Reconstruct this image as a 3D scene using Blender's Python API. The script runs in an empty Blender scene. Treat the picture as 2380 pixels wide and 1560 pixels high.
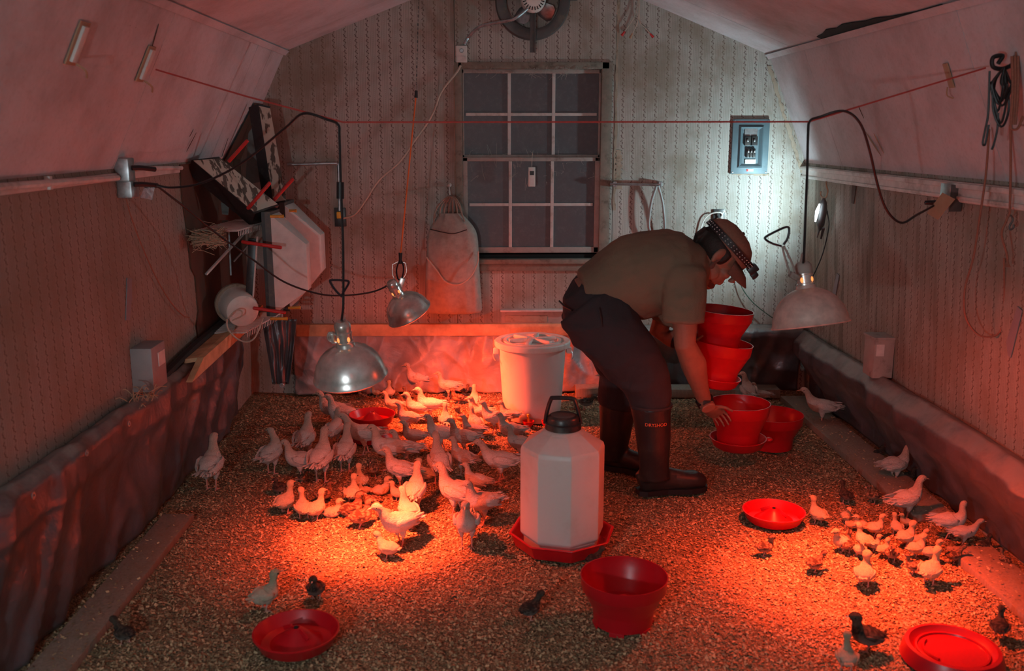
import bpy, bmesh, math, random
import numpy as np
from mathutils import Vector, Matrix, noise, Quaternion
from math import pi, sin, cos, radians as R

# ------------------------------------------------------------------ camera, world, exposure
scene = bpy.context.scene
COL = scene.collection
FPX, CAMH, YAW, PITCH = 2200.0, 1.62, R(-1.56), R(12.06)
cam = bpy.data.cameras.new('camera')
cam.sensor_width = 36; cam.lens = FPX / 2380 * 36; cam.clip_start = 0.05
cam.dof.use_dof = True; cam.dof.focus_distance = 4.9; cam.dof.aperture_fstop = 2.8
camo = bpy.data.objects.new('camera', cam); COL.objects.link(camo)
camo.location = (0, 0, CAMH); camo.rotation_euler = (pi/2 - PITCH, 0, YAW)
scene.camera = camo
scene.view_settings.view_transform = 'Standard'; scene.view_settings.look = 'None'
scene.view_settings.gamma = 1; scene.view_settings.use_curve_mapping = False
scene.view_settings.exposure = 0.0
w = bpy.data.worlds.new('world'); scene.world = w; w.use_nodes = True
w.node_tree.nodes['Background'].inputs[0].default_value = (0.5, 0.5, 0.6, 1)
w.node_tree.nodes['Background'].inputs[1].default_value = 0.0
RED = (1.0, 0.072, 0.022)
COOL = (0.66, 0.93, 1.0)
SOFT = (0.80, 0.93, 1.0)
def light(name, kind, loc, power, color, radius=0.05, aim=None, parent=None, spot=None, blend=.5):
    l = bpy.data.lights.new(name, kind); l.energy = power; l.color = color
    if kind == 'AREA': l.size = radius
    else: l.shadow_soft_size = radius
    if spot: l.spot_size = R(spot); l.spot_blend = blend
    o = bpy.data.objects.new(name, l); COL.objects.link(o); o.location = loc
    if aim is not None: o.rotation_euler = (Vector(aim) - Vector(loc)).to_track_quat('-Z', 'Y').to_euler()
    if parent: o.parent = parent
    return o
# the neutral work light low on the left behind the photographer, out of frame
light('work_light', 'POINT', (-1.0, -0.1, 1.05), 78.0, SOFT, .05)
# cool lamp hung on the right wall, aimed into the back corner
light('wall_lamp_light', 'SPOT', (1.82, 5.44, 1.20), 31.0, COOL, .03, (1.30, 5.92, 1.28), spot=168, blend=.7)
light('red_bounce_fill', 'POINT', (0.3, -0.9, 1.9), 4.0, RED, .1)  # added red fill behind the camera, for heat-lamp light bounced off the room
LAMP_W = {'left': (360.0, 80.0, 2.5), 'right': (330.0, 105.0, 14.0), 'back': (120.0, 220.0, 9.0)}

# ------------------------------------------------------------------ pixel -> point on real planes
def ray(px, py):
    x = (px - 1190) / FPX; y = -(py - 780) / FPX
    f = Vector((-sin(YAW)*cos(PITCH), cos(YAW)*cos(PITCH), -sin(PITCH)))
    r = Vector((cos(YAW), sin(YAW), 0)); u = r.cross(f)
    return f + x*r + y*u
C0 = Vector((0, 0, CAMH))
def G(px, py, z=0.0): d = ray(px, py); return C0 + d*((z-CAMH)/d.z)
def Y(px, py, y): d = ray(px, py); return C0 + d*(y/d.y)
def X(px, py, x): d = ray(px, py); return C0 + d*(x/d.x)
def PL(px, py, a, b):
    n = Vector((b[1]-a[1], 0, -(b[0]-a[0]))); d = ray(px, py)
    return C0 + d*((Vector((a[0], 0, a[1]))-C0).dot(n)/d.dot(n))

# ------------------------------------------------------------------ mesh helpers
class MB:
    def __init__(s): s.v = []; s.f = []; s.c = None
    def add(s, vs, fs):
        b = len(s.v); s.v += [tuple(v) for v in vs]; s.f += [tuple(i+b for i in f) for f in fs]; return s
    def box(s, c, d, rot=None, bev=0.0):
        hx, hy, hz = d[0]/2, d[1]/2, d[2]/2
        c = Vector(c); M = rot if rot is not None else Matrix.Identity(3)
        if bev <= 0:
            vs = [c + M @ Vector((x*hx, y*hy, z*hz)) for x in (-1, 1) for y in (-1, 1) for z in (-1, 1)]
            return s.add(vs, [(0,1,3,2),(4,6,7,5),(0,4,5,1),(2,3,7,6),(0,2,6,4),(1,5,7,3)])
        bm = bmesh.new(); bmesh.ops.create_cube(bm, size=1)
        for v in bm.verts: v.co = Vector((v.co.x*d[0], v.co.y*d[1], v.co.z*d[2]))
        bmesh.ops.bevel(bm, geom=bm.edges[:], offset=bev, segments=2, affect='EDGES', profile=.6)
        bm.verts.ensure_lookup_table()
        s.add([c + M @ v.co for v in bm.verts], [[v.index for v in f.verts] for f in bm.faces]); bm.free(); return s
    def beam(s, a, b, wx, wz, up=(0,0,1), bev=0.0):
        a = Vector(a); b = Vector(b); t = (b-a).normalized(); side = t.cross(Vector(up)).normalized(); u = side.cross(t)
        M = Matrix((t, side, u)).transposed()
        return s.box((a+b)/2, ((b-a).length, wx, wz), M, bev)
    def loft(s, pts, radii, side=None, n=12, cap=True, tw=None):
        """rings along pts; radii = (lateral, inplane) per point; side = lateral vector or list"""
        P = [Vector(p) for p in pts]; N = len(P); base = len(s.v)
        for i in range(N):
            t = (P[min(i+1, N-1)] - P[max(i-1, 0)])
            if t.length < 1e-9: t = Vector((0, 0, 1))
            t.normalize()
            sd = side[i] if isinstance(side, list) else side
            sd = Vector(sd) if sd is not None else (Vector((0,0,1)) if abs(t.z) < .9 else Vector((1,0,0))).cross(t)
            sd = (sd - t*sd.dot(t)); sd.normalize(); up = t.cross(sd)
            r = radii[i]
            ra, rb = (r, r) if not isinstance(r, (tuple, list)) else r[:2]
            for k in range(n):
                a = 2*pi*k/n
                s.v.append(tuple(P[i] + sd*ra*cos(a) + up*rb*sin(a)))
        for i in range(N-1):
            for k in range(n):
                a = base+i*n+k; b = base+i*n+(k+1) % n
                s.f.append((a, b, b+n, a+n))
        if cap:
            s.f.append(tuple(base+k for k in reversed(range(n))))
            s.f.append(tuple(base+(N-1)*n+k for k in range(n)))
        return s
    def tube(s, pts, r, n=6, smooth=True, res=4):
        if smooth and len(pts) > 2: pts = cr(pts, res)
        # parallel transport
        P = [Vector(p) for p in pts]; sd = None; sides = []
        for i in range(len(P)):
            t = (P[min(i+1, len(P)-1)] - P[max(i-1, 0)])
            t = t.normalized() if t.length > 1e-9 else Vector((0,0,1))
            if sd is None: sd = (Vector((0,0,1)) if abs(t.z) < .9 else Vector((1,0,0))).cross(t)
            sd = (sd - t*sd.dot(t)).normalized(); sides.append(sd.copy())
        return s.loft(P, [r]*len(P), sides, n)
    def cyl(s, a, b, r0, r1=None, n=16): return s.loft([a, b], [r0, r1 if r1 is not None else r0], None, n)
    def lathe(s, prof, n=32, c=(0,0,0), M=None, close=False):
        c = Vector(c); M = M or Matrix.Identity(3); base = len(s.v); m = len(prof)
        for r, z in prof:
            for k in range(n):
                a = 2*pi*k/n; s.v.append(tuple(c + M @ Vector((r*cos(a), r*sin(a), z))))
        for i in range(m-1):
            for k in range(n):
                a = base+i*n+k; b = base+i*n+(k+1) % n
                s.f.append((a, b, b+n, a+n))
        if close:
            for k in range(n):
                a = base+(m-1)*n+k; b = base+(m-1)*n+(k+1) % n
                s.f.append((a, b, base+(k+1) % n, base+k))
        else:
            if prof[0][0] > 1e-5: s.f.append(tuple(base+k for k in reversed(range(n))))
            if prof[-1][0] > 1e-5: s.f.append(tuple(base+(m-1)*n+k for k in range(n)))
        return s
    def ell(s, c, r, M=None, n=16, m=10):
        return s.lathe([(max(1e-4, sin(pi*i/m)), -cos(pi*i/m)) for i in range(m+1)], n, c,
                       (M or Matrix.Identity(3)) @ Matrix.Diagonal(Vector(r)))
    def prism(s, poly, depth, M=None, c=(0,0,0)):
        """poly in local xy, extruded along local z by depth"""
        c = Vector(c); M = M or Matrix.Identity(3); n = len(poly)
        vs = [c + M @ Vector((x, y, z)) for z in (0, depth) for x, y in poly]
        fs = [tuple(reversed(range(n))), tuple(range(n, 2*n))] + [(i, (i+1) % n, (i+1) % n+n, i+n) for i in range(n)]
        return s.add(vs, fs)
    def slab(s, poly, off):
        """3-D polygon thickened by vector off"""
        n = len(poly); off = Vector(off); P = [Vector(p) for p in poly]
        s.add(P + [p+off for p in P], [tuple(range(n)), tuple(reversed(range(n, 2*n)))] + [(i, i+n, (i+1) % n+n, (i+1) % n) for i in range(n)])
        return s
    def mesh(s, name, mat=None, smooth=False, origin=None, fix=True):
        me = bpy.data.meshes.new(name)
        vs = s.v if origin is None else [(x-origin[0], y-origin[1], z-origin[2]) for x, y, z in s.v]
        me.from_pydata(vs, [], s.f); me.validate()
        if fix:
            bm = bmesh.new(); bm.from_mesh(me); bmesh.ops.recalc_face_normals(bm, faces=bm.faces[:]); bm.to_mesh(me); bm.free()
        if mat: me.materials.append(mat)
        if smooth:
            me.polygons.foreach_set('use_smooth', [True]*len(me.polygons))
            if smooth != 'all': me.set_sharp_from_angle(angle=R(smooth if isinstance(smooth, (int, float)) and smooth > 1 else 40))
        return me
    def build(s, name, mat, parent=None, smooth=False, origin=None, fix=True):
        og = origin
        if og is None and parent is not None: og = wloc(parent)
        o = bpy.data.objects.new(name, s.mesh(name, mat, smooth, og, fix)); COL.objects.link(o)
        if parent is not None: o.parent = parent
        elif origin is not None: o.location = origin
        return o
def wloc(o):
    l = Vector(o.location)
    while o.parent: o = o.parent; l += Vector(o.location)
    return l
def cr(pts, res=4):
    P = [Vector(p) for p in pts]; P = [P[0]*2-P[1]] + P + [P[-1]*2-P[-2]]; out = []
    for i in range(1, len(P)-2):
        for k in range(res):
            t = k/res; a, b, c, d = P[i-1], P[i], P[i+1], P[i+2]
            out.append(.5*((2*b) + (c-a)*t + (2*a-5*b+4*c-d)*t*t + (3*b-a-3*c+d)*t*t*t))
    out.append(P[-2]); return out
def thing(name, label, cat, loc=(0,0,0), group=None):
    o = bpy.data.objects.new(name, None); COL.objects.link(o); o.location = loc; o.empty_display_size = .05
    return tag(o, label, cat, group)
def tag(o, label, cat, group=None):
    o['label'] = label; o['category'] = cat
    if group: o['group'] = group
    return o
def struct(o): o['kind'] = 'structure'; return o
def rotM(ax, ang): return Matrix.Rotation(R(ang), 3, ax)
def remesh(mb, voxel, name='m', smooth=6, fac=.5):
    me = mb.mesh(name, None, False); o = bpy.data.objects.new(name, me); COL.objects.link(o)
    m = o.modifiers.new('r', 'REMESH'); m.mode = 'VOXEL'; m.voxel_size = voxel; m.use_smooth_shade = True
    if smooth: q = o.modifiers.new('s', 'SMOOTH'); q.iterations = smooth; q.factor = fac
    dg = bpy.context.evaluated_depsgraph_get(); out = bpy.data.meshes.new_from_object(o.evaluated_get(dg), depsgraph=dg)
    bpy.data.objects.remove(o); bpy.data.meshes.remove(me); out.name = name
    return out
def text_mesh(name, body, size, mat, M, loc, parent, ext=.0008, align='CENTER'):
    c = bpy.data.curves.new(name, 'FONT'); c.body = body; c.size = size; c.extrude = ext; c.align_x = align; c.align_y = 'CENTER'
    c.resolution_u = 2
    t = bpy.data.objects.new(name, c); COL.objects.link(t)
    dg = bpy.context.evaluated_depsgraph_get(); me = bpy.data.meshes.new_from_object(t.evaluated_get(dg), depsgraph=dg)
    bpy.data.objects.remove(t); me.materials.clear(); me.materials.append(mat)
    og = wloc(parent) if parent else Vector()
    me.transform(Matrix.Translation(Vector(loc)-og) @ M.to_4x4())
    o = bpy.data.objects.new(name, me); COL.objects.link(o); o.parent = parent
    return o

# ------------------------------------------------------------------ node expression helper
class Ex:
    def __init__(s, nt, sock): s.nt = nt; s.s = sock
    def _m(s, op, *a):
        n = s.nt.nodes.new('ShaderNodeMath'); n.operation = op
        for i, x in enumerate((s,)+a):
            if isinstance(x, Ex): s.nt.links.new(x.s, n.inputs[i])
            else: n.inputs[i].default_value = x
        return Ex(s.nt, n.outputs[0])
    def __add__(s, o): return s._m('ADD', o)
    def __sub__(s, o): return s._m('SUBTRACT', o)
    def __mul__(s, o): return s._m('MULTIPLY', o)
    def __truediv__(s, o): return s._m('DIVIDE', o)
    def frac(s): return s._m('FRACT')
    def floor(s): return s._m('FLOOR')
    def abs(s): return s._m('ABSOLUTE')
    def sin(s): return s._m('SINE')
    def lt(s, o): return s._m('LESS_THAN', o)
    def gt(s, o): return s._m('GREATER_THAN', o)
    def max(s, o): return s._m('MAXIMUM', o)
    def min(s, o): return s._m('MINIMUM', o)
    def step(s, a, b):
        n = s.nt.nodes.new('ShaderNodeMapRange'); n.clamp = True; n.interpolation_type = 'SMOOTHSTEP'
        s.nt.links.new(s.s, n.inputs[0]); n.inputs[1].default_value = a; n.inputs[2].default_value = b
        return Ex(s.nt, n.outputs[0])
class Mat:
    def __init__(s, name, color=(.5,.5,.5), rough=.6, metal=0, **kw):
        s.m = bpy.data.materials.new(name); s.m.use_nodes = True; s.nt = s.m.node_tree
        s.b = s.nt.nodes['Principled BSDF']; s.b.inputs['Base Color'].default_value = (*color, 1)
        s.b.inputs['Roughness'].default_value = rough; s.b.inputs['Metallic'].default_value = metal
        for k, v in kw.items(): s.b.inputs[k.replace('_', ' ')].default_value = v
        s.tc = None
    def co(s, sc=(1,1,1), which='Object', off=(0,0,0)):
        t = s.nt.nodes.new('ShaderNodeTexCoord'); m = s.nt.nodes.new('ShaderNodeMapping')
        m.inputs['Scale'].default_value = sc; m.inputs['Location'].default_value = off
        s.nt.links.new(t.outputs[which], m.inputs[0]); return m.outputs[0]
    def xyz(s):
        t = s.nt.nodes.new('ShaderNodeTexCoord'); q = s.nt.nodes.new('ShaderNodeSeparateXYZ'); s.nt.links.new(t.outputs['Object'], q.inputs[0])
        return [Ex(s.nt, q.outputs[i]) for i in range(3)]
    def noise(s, scale, detail=4, rough=.6, sc=(1,1,1), off=(0,0,0), dist=0):
        n = s.nt.nodes.new('ShaderNodeTexNoise'); n.inputs['Scale'].default_value = scale; n.inputs['Detail'].default_value = detail
        n.inputs['Roughness'].default_value = rough; n.inputs['Distortion'].default_value = dist
        s.nt.links.new(s.co(sc, off=off), n.inputs['Vector']); return Ex(s.nt, n.outputs['Fac'])
    def vor(s, scale, sc=(1,1,1), out='Distance', feat='F1'):
        n = s.nt.nodes.new('ShaderNodeTexVoronoi'); n.inputs['Scale'].default_value = scale; n.feature = feat
        s.nt.links.new(s.co(sc), n.inputs['Vector']); return Ex(s.nt, n.outputs[out])
    def mix(s, fac, a, b, mode='MIX'):
        n = s.nt.nodes.new('ShaderNodeMix'); n.data_type = 'RGBA'; n.blend_type = mode
        if isinstance(fac, Ex): s.nt.links.new(fac.s, n.inputs[0])
        else: n.inputs[0].default_value = fac
        for x, i in ((a, 6), (b, 7)):
            if isinstance(x, Ex): s.nt.links.new(x.s, n.inputs[i])
            else: n.inputs[i].default_value = (*x, 1)
        return Ex(s.nt, n.outputs[2])
    def col(s, e): s.nt.links.new(e.s, s.b.inputs['Base Color']); return s
    def rough(s, e): s.nt.links.new(e.s, s.b.inputs['Roughness']); return s
    def bump(s, e, strength=.3, dist=.01):
        n = s.nt.nodes.new('ShaderNodeBump'); n.inputs['Strength'].default_value = strength; n.inputs['Distance'].default_value = dist
        s.nt.links.new(e.s, n.inputs['Height']); s.nt.links.new(n.outputs[0], s.b.inputs['Normal']); return s

def wallpaper(name, axis, base, grime=.5, streak=0.0):
    M = Mat(name, rough=.75); x, y, z = M.xyz(); u = (x, y)[axis]
    P = .0670
    f = (u/P).frac()
    wob = ((z/.031*2*pi).sin()*.0055 + (z/.0125*2*pi).sin()*.0028)
    d = (((f-.5)*P) - wob).abs()
    sq = d.lt(.0030)*((z/.031).frac().gt(.22))
    dash = (z/.012).frac().gt(.35)
    def ln(p, wd): return (f-p).abs().lt(wd)
    lines = ln(.22, .022).max(ln(.78, .022)).max(ln(.08, .018)).max(ln(.92, .018))
    dots = (ln(.0, .02).max(ln(.99, .02)))*dash
    # slightly irregular motif tone (panel columns of printed script)
    n1 = M.noise(2.2, 5, .65); n2 = M.noise(9, 4, .7, off=(3,1,2)); n3 = M.noise(1.0, 6, .7, sc=(14,14,1.2))
    c = M.mix(lines*.7, base, tuple(v*.55 for v in base))
    c = M.mix((f-.5).abs().lt(.10)*.22, c, tuple(v*.5 for v in base))
    c = M.mix(dots*.4, c, tuple(v*.45 for v in base))
    c = M.mix(sq*.9, c, (.10,.055,.05))
    g = n1.step(.38, .70)*grime
    c = M.mix(g, c, (.20,.15,.10))
    c = M.mix(n2.step(.62, .8)*(.45*grime), c, (.12,.08,.05))
    if streak: c = M.mix(n3.step(.47, .60)*(y.step(3.2, 5.4)*.8+.15)*streak, c, (.07,.055,.035))
    sp = M.vor(26).lt(.04)*M.noise(6, 2).gt(.55)
    c = M.mix(sp*.5, c, (.08,.05,.03))
    M.col(c); M.bump(n2*1.0, .25, .006); return M.m
def plain(name, c, rough=.6, metal=0, var=.15, scale=8, bump=.1, dirt=None, dscale=3, **kw):
    M = Mat(name, c, rough, metal, **kw); n = M.noise(scale, 5)
    e = M.mix(n.step(.3, .75), tuple(v*(1+var*.5) for v in c), tuple(v*(1-var) for v in c))
    if dirt: e = M.mix(M.noise(dscale, 6, .7, off=(5,2,7)).step(.5, .72)*.75, e, dirt)
    M.col(e); M.bump(n, bump, .004); return M.m
# ------------------------------------------------------------------ materials
XL, XR, YB, KL, KR = -1.50, 1.985, 5.92, 1.46, 1.42
KINK_L, KINK_R, PEAK = (-1.195, 2.10), (1.72, 2.085), (.27, 2.67)
m_back = wallpaper('wallpaper_back', 0, (.43,.41,.37), .75)
m_side_l = wallpaper('wallpaper_left', 1, (.33,.29,.25), .6, .12)
m_side_r = wallpaper('wallpaper_right', 1, (.38,.36,.31), .6, .6)
M = Mat('white_foam_board', rough=.8); n = M.noise(3, 6, .65); sp = M.vor(14).lt(.035)*M.noise(3, 2).gt(.5)
c = M.mix(n.step(.35, .8), (.60,.57,.59), (.40,.36,.36)); c = M.mix(sp*.8, c, (.12,.08,.06))
c = M.mix(M.noise(60, 2).step(.45, .8)*.25, c, (.3,.26,.25))
c = M.mix(M.noise(1.4, 5, .7, off=(9,4,1)).step(.62, .78)*.5, c, (.25,.2,.15))
M.col(c).bump(M.noise(40, 3), .15, .004); m_foam = M.m
m_trim = plain('painted_trim', (.66,.63,.60), .6, dirt=(.2,.15,.1), scale=20)
m_dark = plain('dark_void', (.012,.010,.009), .9)
m_brown = plain('brown_board', (.10,.045,.028), .8, dirt=(.03,.02,.015))
m_oldwood = Mat('weathered_plank', rough=.85); M = m_oldwood
g = M.noise(3, 6, .7, sc=(30,30,2)); g2 = M.noise(12, 5, .7)
M.col(M.mix(g2.step(.45,.7)*.6, M.mix(g, (.40,.34,.27), (.10,.075,.055)), (.22,.16,.10))); M.bump(g, .5, .006); m_oldwood = M.m
m_pine = plain('pine_board', (.62,.40,.22), .65, var=.25, scale=14, dirt=(.3,.17,.08))
m_sill = plain('dirty_window_wood', (.23,.20,.16), .8, dirt=(.07,.05,.035), dscale=12, scale=25, bump=.5)
m_metal = plain('spun_aluminium', (.78,.76,.72), .27, .72, var=.2, scale=30, bump=.04, dirt=(.45,.38,.32), dscale=6)
m_metal_d = plain('dusty_aluminium', (.66,.52,.46), .42, .35, var=.2, scale=30, bump=.06, dirt=(.42,.30,.24), dscale=4)
m_steel = plain('galvanised_steel', (.45,.47,.48), .38, .9, var=.3, scale=30, dirt=(.25,.2,.16))
m_steeld = plain('dark_grey_steel', (.10,.10,.10), .55, .4, dirt=(.2,.16,.12), dscale=10)
m_black = plain('black_rubber', (.012,.012,.014), .45, scale=60)
m_blackp = plain('black_plastic', (.02,.02,.022), .35, dirt=(.10,.085,.07), dscale=8)
m_white = plain('white_plastic', (.70,.69,.64), .45, dirt=(.35,.27,.18), dscale=7)
m_cream = plain('cream_cable', (.50,.42,.34), .6)
m_rope = plain('brown_rope', (.30,.12,.08), .85, scale=120, bump=.6)
m_twine = plain('red_twine', (.42,.06,.05), .8, scale=150, bump=.6)
m_orange = plain('orange_cord', (.85,.16,.03), .5)
m_tan = plain('tan_tape', (.42,.27,.17), .7, dirt=(.2,.12,.08))
m_redp = plain('red_rod_plastic', (.60,.03,.03), .5, dirt=(.3,.1,.07), dscale=20)
m_pegy = plain('orange_peg_plastic', (.80,.36,.04), .45)
m_yel = plain('yellow_plastic', (.75,.42,.03), .5)
M = Mat('red_feeder_plastic', (.5,.006,.012), .33); n = M.noise(30, 4)
M.col(M.mix(M.noise(5, 5, .7).step(.5,.8)*.3, (.50,.005,.012), (.30,.015,.015))); M.bump(n, .04, .003)
M.b.inputs['Subsurface Weight'].default_value = 0.0; m_feed = M.m
m_glass = Mat('dusty_glass', (.16,.165,.18), .45); m_glass.col(m_glass.mix(m_glass.noise(30,5,.8).step(.45,.75)*.5, (.085,.09,.10), (.17,.17,.18))); m_glass = m_glass.m
M = Mat('jug_plastic', (.80,.77,.74), .42); M.col(M.mix(M.noise(5,5,.7,sc=(1,1,1)).step(.45,.8)*.45, (.62,.59,.56), (.42,.31,.24)))
M.b.inputs['Subsurface Weight'].default_value = .3; M.b.inputs['Subsurface Radius'].default_value = (.03,.02,.015); m_jug = M.m
M = Mat('silver_tarp', (.2,.2,.22), .36); n = M.noise(5, 4, .55, dist=.3); n2 = M.noise(26, 4, .6)
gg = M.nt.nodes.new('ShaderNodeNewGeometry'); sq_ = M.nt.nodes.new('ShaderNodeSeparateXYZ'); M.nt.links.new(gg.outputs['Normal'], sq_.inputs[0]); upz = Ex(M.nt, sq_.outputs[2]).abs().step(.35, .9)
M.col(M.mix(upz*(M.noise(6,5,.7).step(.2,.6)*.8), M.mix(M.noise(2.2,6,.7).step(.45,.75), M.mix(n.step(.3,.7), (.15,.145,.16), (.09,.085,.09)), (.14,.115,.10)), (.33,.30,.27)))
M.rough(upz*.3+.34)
M.b.inputs['Metallic'].default_value = .3
M.bump(n*1.0 + n2*.10, .5, .03); m_tarp = M.m
M = Mat('grey_tarp', (.3,.28,.28), .42); n = M.noise(6, 5, .55, dist=.4)
M.col(M.mix(n.step(.3,.7), (.34,.31,.31), (.22,.20,.20))); M.bump(n, .5, .03); m_tarp_b = M.m
M = Mat('dusty_tarp', (.3,.28,.26), .55); n = M.noise(9, 7, .6, dist=.8)
M.col(M.mix(M.noise(3,6,.7).step(.35,.7), (.36,.33,.30), (.20,.18,.17))); M.bump(n, .7, .02); m_tarp_top = M.m
m_dust = m_tarp_top
m_canvas = plain('feed_sack_canvas', (.36,.34,.30), .8, dirt=(.22,.18,.13), dscale=4, scale=30, bump=.3)
# floor litter
M = Mat('litter', rough=.95)
a = M.vor(170, out='Color'); an = Ex(M.nt, a.s)
sep = M.nt.nodes.new('ShaderNodeSeparateColor'); M.nt.links.new(a.s, sep.inputs[0]); rnd = Ex(M.nt, sep.outputs[0])
big = M.noise(2.2, 6, .7)
c = M.mix(rnd, (.15,.105,.055), (.50,.36,.19))
c = M.mix(M.noise(45, 5, .8).step(.50,.62)*.75, c, (.05,.032,.02))
c = M.mix(big.step(.45,.72)*.55, c, (.12,.085,.05))
c = M.mix(rnd.gt(.93), c, (.60,.46,.30))
M.col(c); M.bump(M.vor(170)*-.6 + M.noise(60, 4, .7) + M.noise(9, 3)*.8, .9, .02); m_litter = M.m
M = Mat('wood_shaving', rough=.9); gi = M.nt.nodes.new('ShaderNodeNewGeometry'); r_ = Ex(M.nt, gi.outputs['Random Per Island'])
M.col(M.mix(r_, (.16,.11,.055), (.62,.46,.26))); m_chip = M.m

# ------------------------------------------------------------------ floor
def fh(x, y):
    return .012*noise.noise(Vector((x*3, y*3, 0))) + .006*noise.noise(Vector((x*11, y*11, 3)))
mb = MB(); nx, ny = 120, 220; x0, x1, y0, y1 = XL, XR+.1, -1.6, YB
for j in range(ny+1):
    for i in range(nx+1):
        x = x0+(x1-x0)*i/nx; y = y0+(y1-y0)*j/ny; mb.v.append((x, y, fh(x, y)-.012))
for j in range(ny):
    for i in range(nx):
        a = j*(nx+1)+i; mb.f.append((a, a+1, a+nx+2, a+nx+1))
floor = struct(mb.build('floor', m_litter, smooth='all'))
rs = random.Random(4); mb = MB()
for _ in range(150000):
    y = 2.2 + (YB-2.25)*rs.random()**1.15; x = XL+.05+(XR-XL)*rs.random()
    L = rs.uniform(.002, .0062); W = L*rs.uniform(.3, .7); a = rs.random()*6.28; t = rs.uniform(-.5, .5); t2 = rs.uniform(-.6, .6)
    z = fh(x, y)-.012+rs.uniform(.001, .006)
    if rs.random() < .10 and y < 5.6:
        if -1.41 < x < -1.27 and y < 3.85: z = .020+rs.uniform(.001, .004)
        elif 1.82 < x < 2.0 and (y < 3.45 or y > 3.75): z = .027+rs.uniform(.001, .004)
    dx, dy = cos(a)*L, sin(a)*L; ex, ey = -sin(a)*W, cos(a)*W
    b = len(mb.v)
    mb.v += [(x-dx-ex, y-dy-ey, z-t*L-t2*W), (x+dx-ex, y+dy-ey, z+t*L-t2*W), (x+dx+ex, y+dy+ey, z+t*L+t2*W), (x-dx+ex, y-dy+ey, z-t*L+t2*W)]
    mb.f.append((b, b+1, b+2, b+3))
o = mb.build('wood_shavings', m_chip, fix=False); o['kind'] = 'stuff'; tag(o, 'loose wood shavings and litter spread over the floor', 'litter')

# ------------------------------------------------------------------ walls
T = .08
wx0, wx1, wz0, wz1 = -.165, .75, .80, 2.02   # rough window opening
def wallpoly(name, rects, mat, parent=None):
    mb = MB()
    for p in rects: mb.slab(p, (0, T, 0))
    return mb.build(name, mat, parent)
def bp(*pts): return [(x, YB, z) for x, z in pts]
def roofz(x): return PEAK[1]-(PEAK[0]-x)*(PEAK[1]-KINK_L[1])/(PEAK[0]-KINK_L[0]) if x < PEAK[0] else PEAK[1]-(x-PEAK[0])*(PEAK[1]-KINK_R[1])/(KINK_R[0]-PEAK[0])
wb = thing('wall_back', '', 'w'); 
for k in ('label', 'category'): del wb[k]
struct(wb)
sx0, sx1 = -.185, .79
E_ = .03
wallpoly('wall_panel', [bp((XL-E_, -.03), (sx0, -.03), (sx0, roofz(sx0)+E_), (KINK_L[0]-E_, KINK_L[1]+E_), (XL-E_, KL+E_))], m_back, wb)
wallpoly('wall_panel', [bp((sx1, -.03), (XR+.12, -.03), (XR+E_, KR+E_), (KINK_R[0]+E_, KINK_R[1]+E_), (sx1, roofz(sx1)+E_))], m_back, wb)
def mid(dz=0):
    return [bp((sx0+.003, wz1+.005), (sx1-.003, wz1+.005), (sx1-.003, roofz(sx1)+E_), (PEAK[0], PEAK[1]+E_), (sx0+.003, roofz(sx0)+E_))]
wallpoly('wall_panel', mid(), m_back, wb).location.y = -.006
wallpoly('wall_panel', [bp((sx0+.003, -.03), (sx1-.003, -.03), (sx1-.003, wz0), (sx0+.003, wz0))], m_back, wb).location.y = -.002
wallpoly('wall_panel', [bp((sx0+.003, wz0), (wx0, wz0), (wx0, wz1+.005), (sx0+.003, wz1+.005))], m_back, wb)
wallpoly('wall_panel', [bp((wx1, wz0), (sx1-.003, wz0), (sx1-.003, wz1+.005), (wx1, wz1+.005))], m_back, wb)
# torn paper edge along the seam right of the window
rs = random.Random(2)
def torn(name, pts, w0, w1, mat, parent, seg=26, th=.004):
    mb = MB(); A = Vector(pts[0]); B = Vector(pts[1]); side = Vector(pts[2]).normalized(); poly = []
    for i in range(seg+1):
        poly.append(A.lerp(B, i/seg) + side*rs.uniform(w0, w1))
    for i in range(seg, -1, -1):
        poly.append(A.lerp(B, i/seg) - side*rs.uniform(w0, w1)*.6)
    m = len(poly)
    nrm = (B-A).cross(side).normalized()*th
    vs = poly+[p+nrm for p in poly]; fs = []
    for i in range(seg):
        a, b, c, d = i, i+1, m-2-i, m-1-i
        fs += [(a, b, c, d), (a+m, d+m, c+m, b+m), (a, a+m, b+m, b), (d, c, c+m, d+m)]
    mb.add(vs, fs); return mb.build(name, mat, parent)
m_tear = plain('torn_paper_backing', (.36,.29,.22), .9, dirt=(.16,.10,.06), dscale=20)
torn('torn_paper', [(sx1+.005, YB-.004, 1.15), (sx1+.005, YB-.004, 2.42), (1,0,0)], .004, .014, m_tear, wb, 40)
torn('torn_paper', [(sx1+.025, YB-.004, 1.28), (sx1+.025, YB-.004, 1.52), (1,0,0)], .012, .034, m_tear, wb, 20)
torn('torn_paper', [(-.15, YB-.006, .805), (.70, YB-.006, .79), (0,0,1)], .01, .05, m_tear, wb, 34)
torn('torn_paper', [(sx0-.004, YB-.004, .8), (sx0-.004, YB-.004, 2.02), (1,0,0)], .003, .008, m_tear, wb, 40)
torn('torn_paper', [(XR-.02, YB-.004, 1.38), (KINK_R[0]+.0, YB-.004, 2.02), (1,0,0)], .004, .022, m_tear, wb, 30)
torn('torn_paper', [(1.53, YB-.004, 1.375), (1.76, YB-.004, 1.37), (0,0,1)], .003, .02, m_tear, wb, 18)

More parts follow.
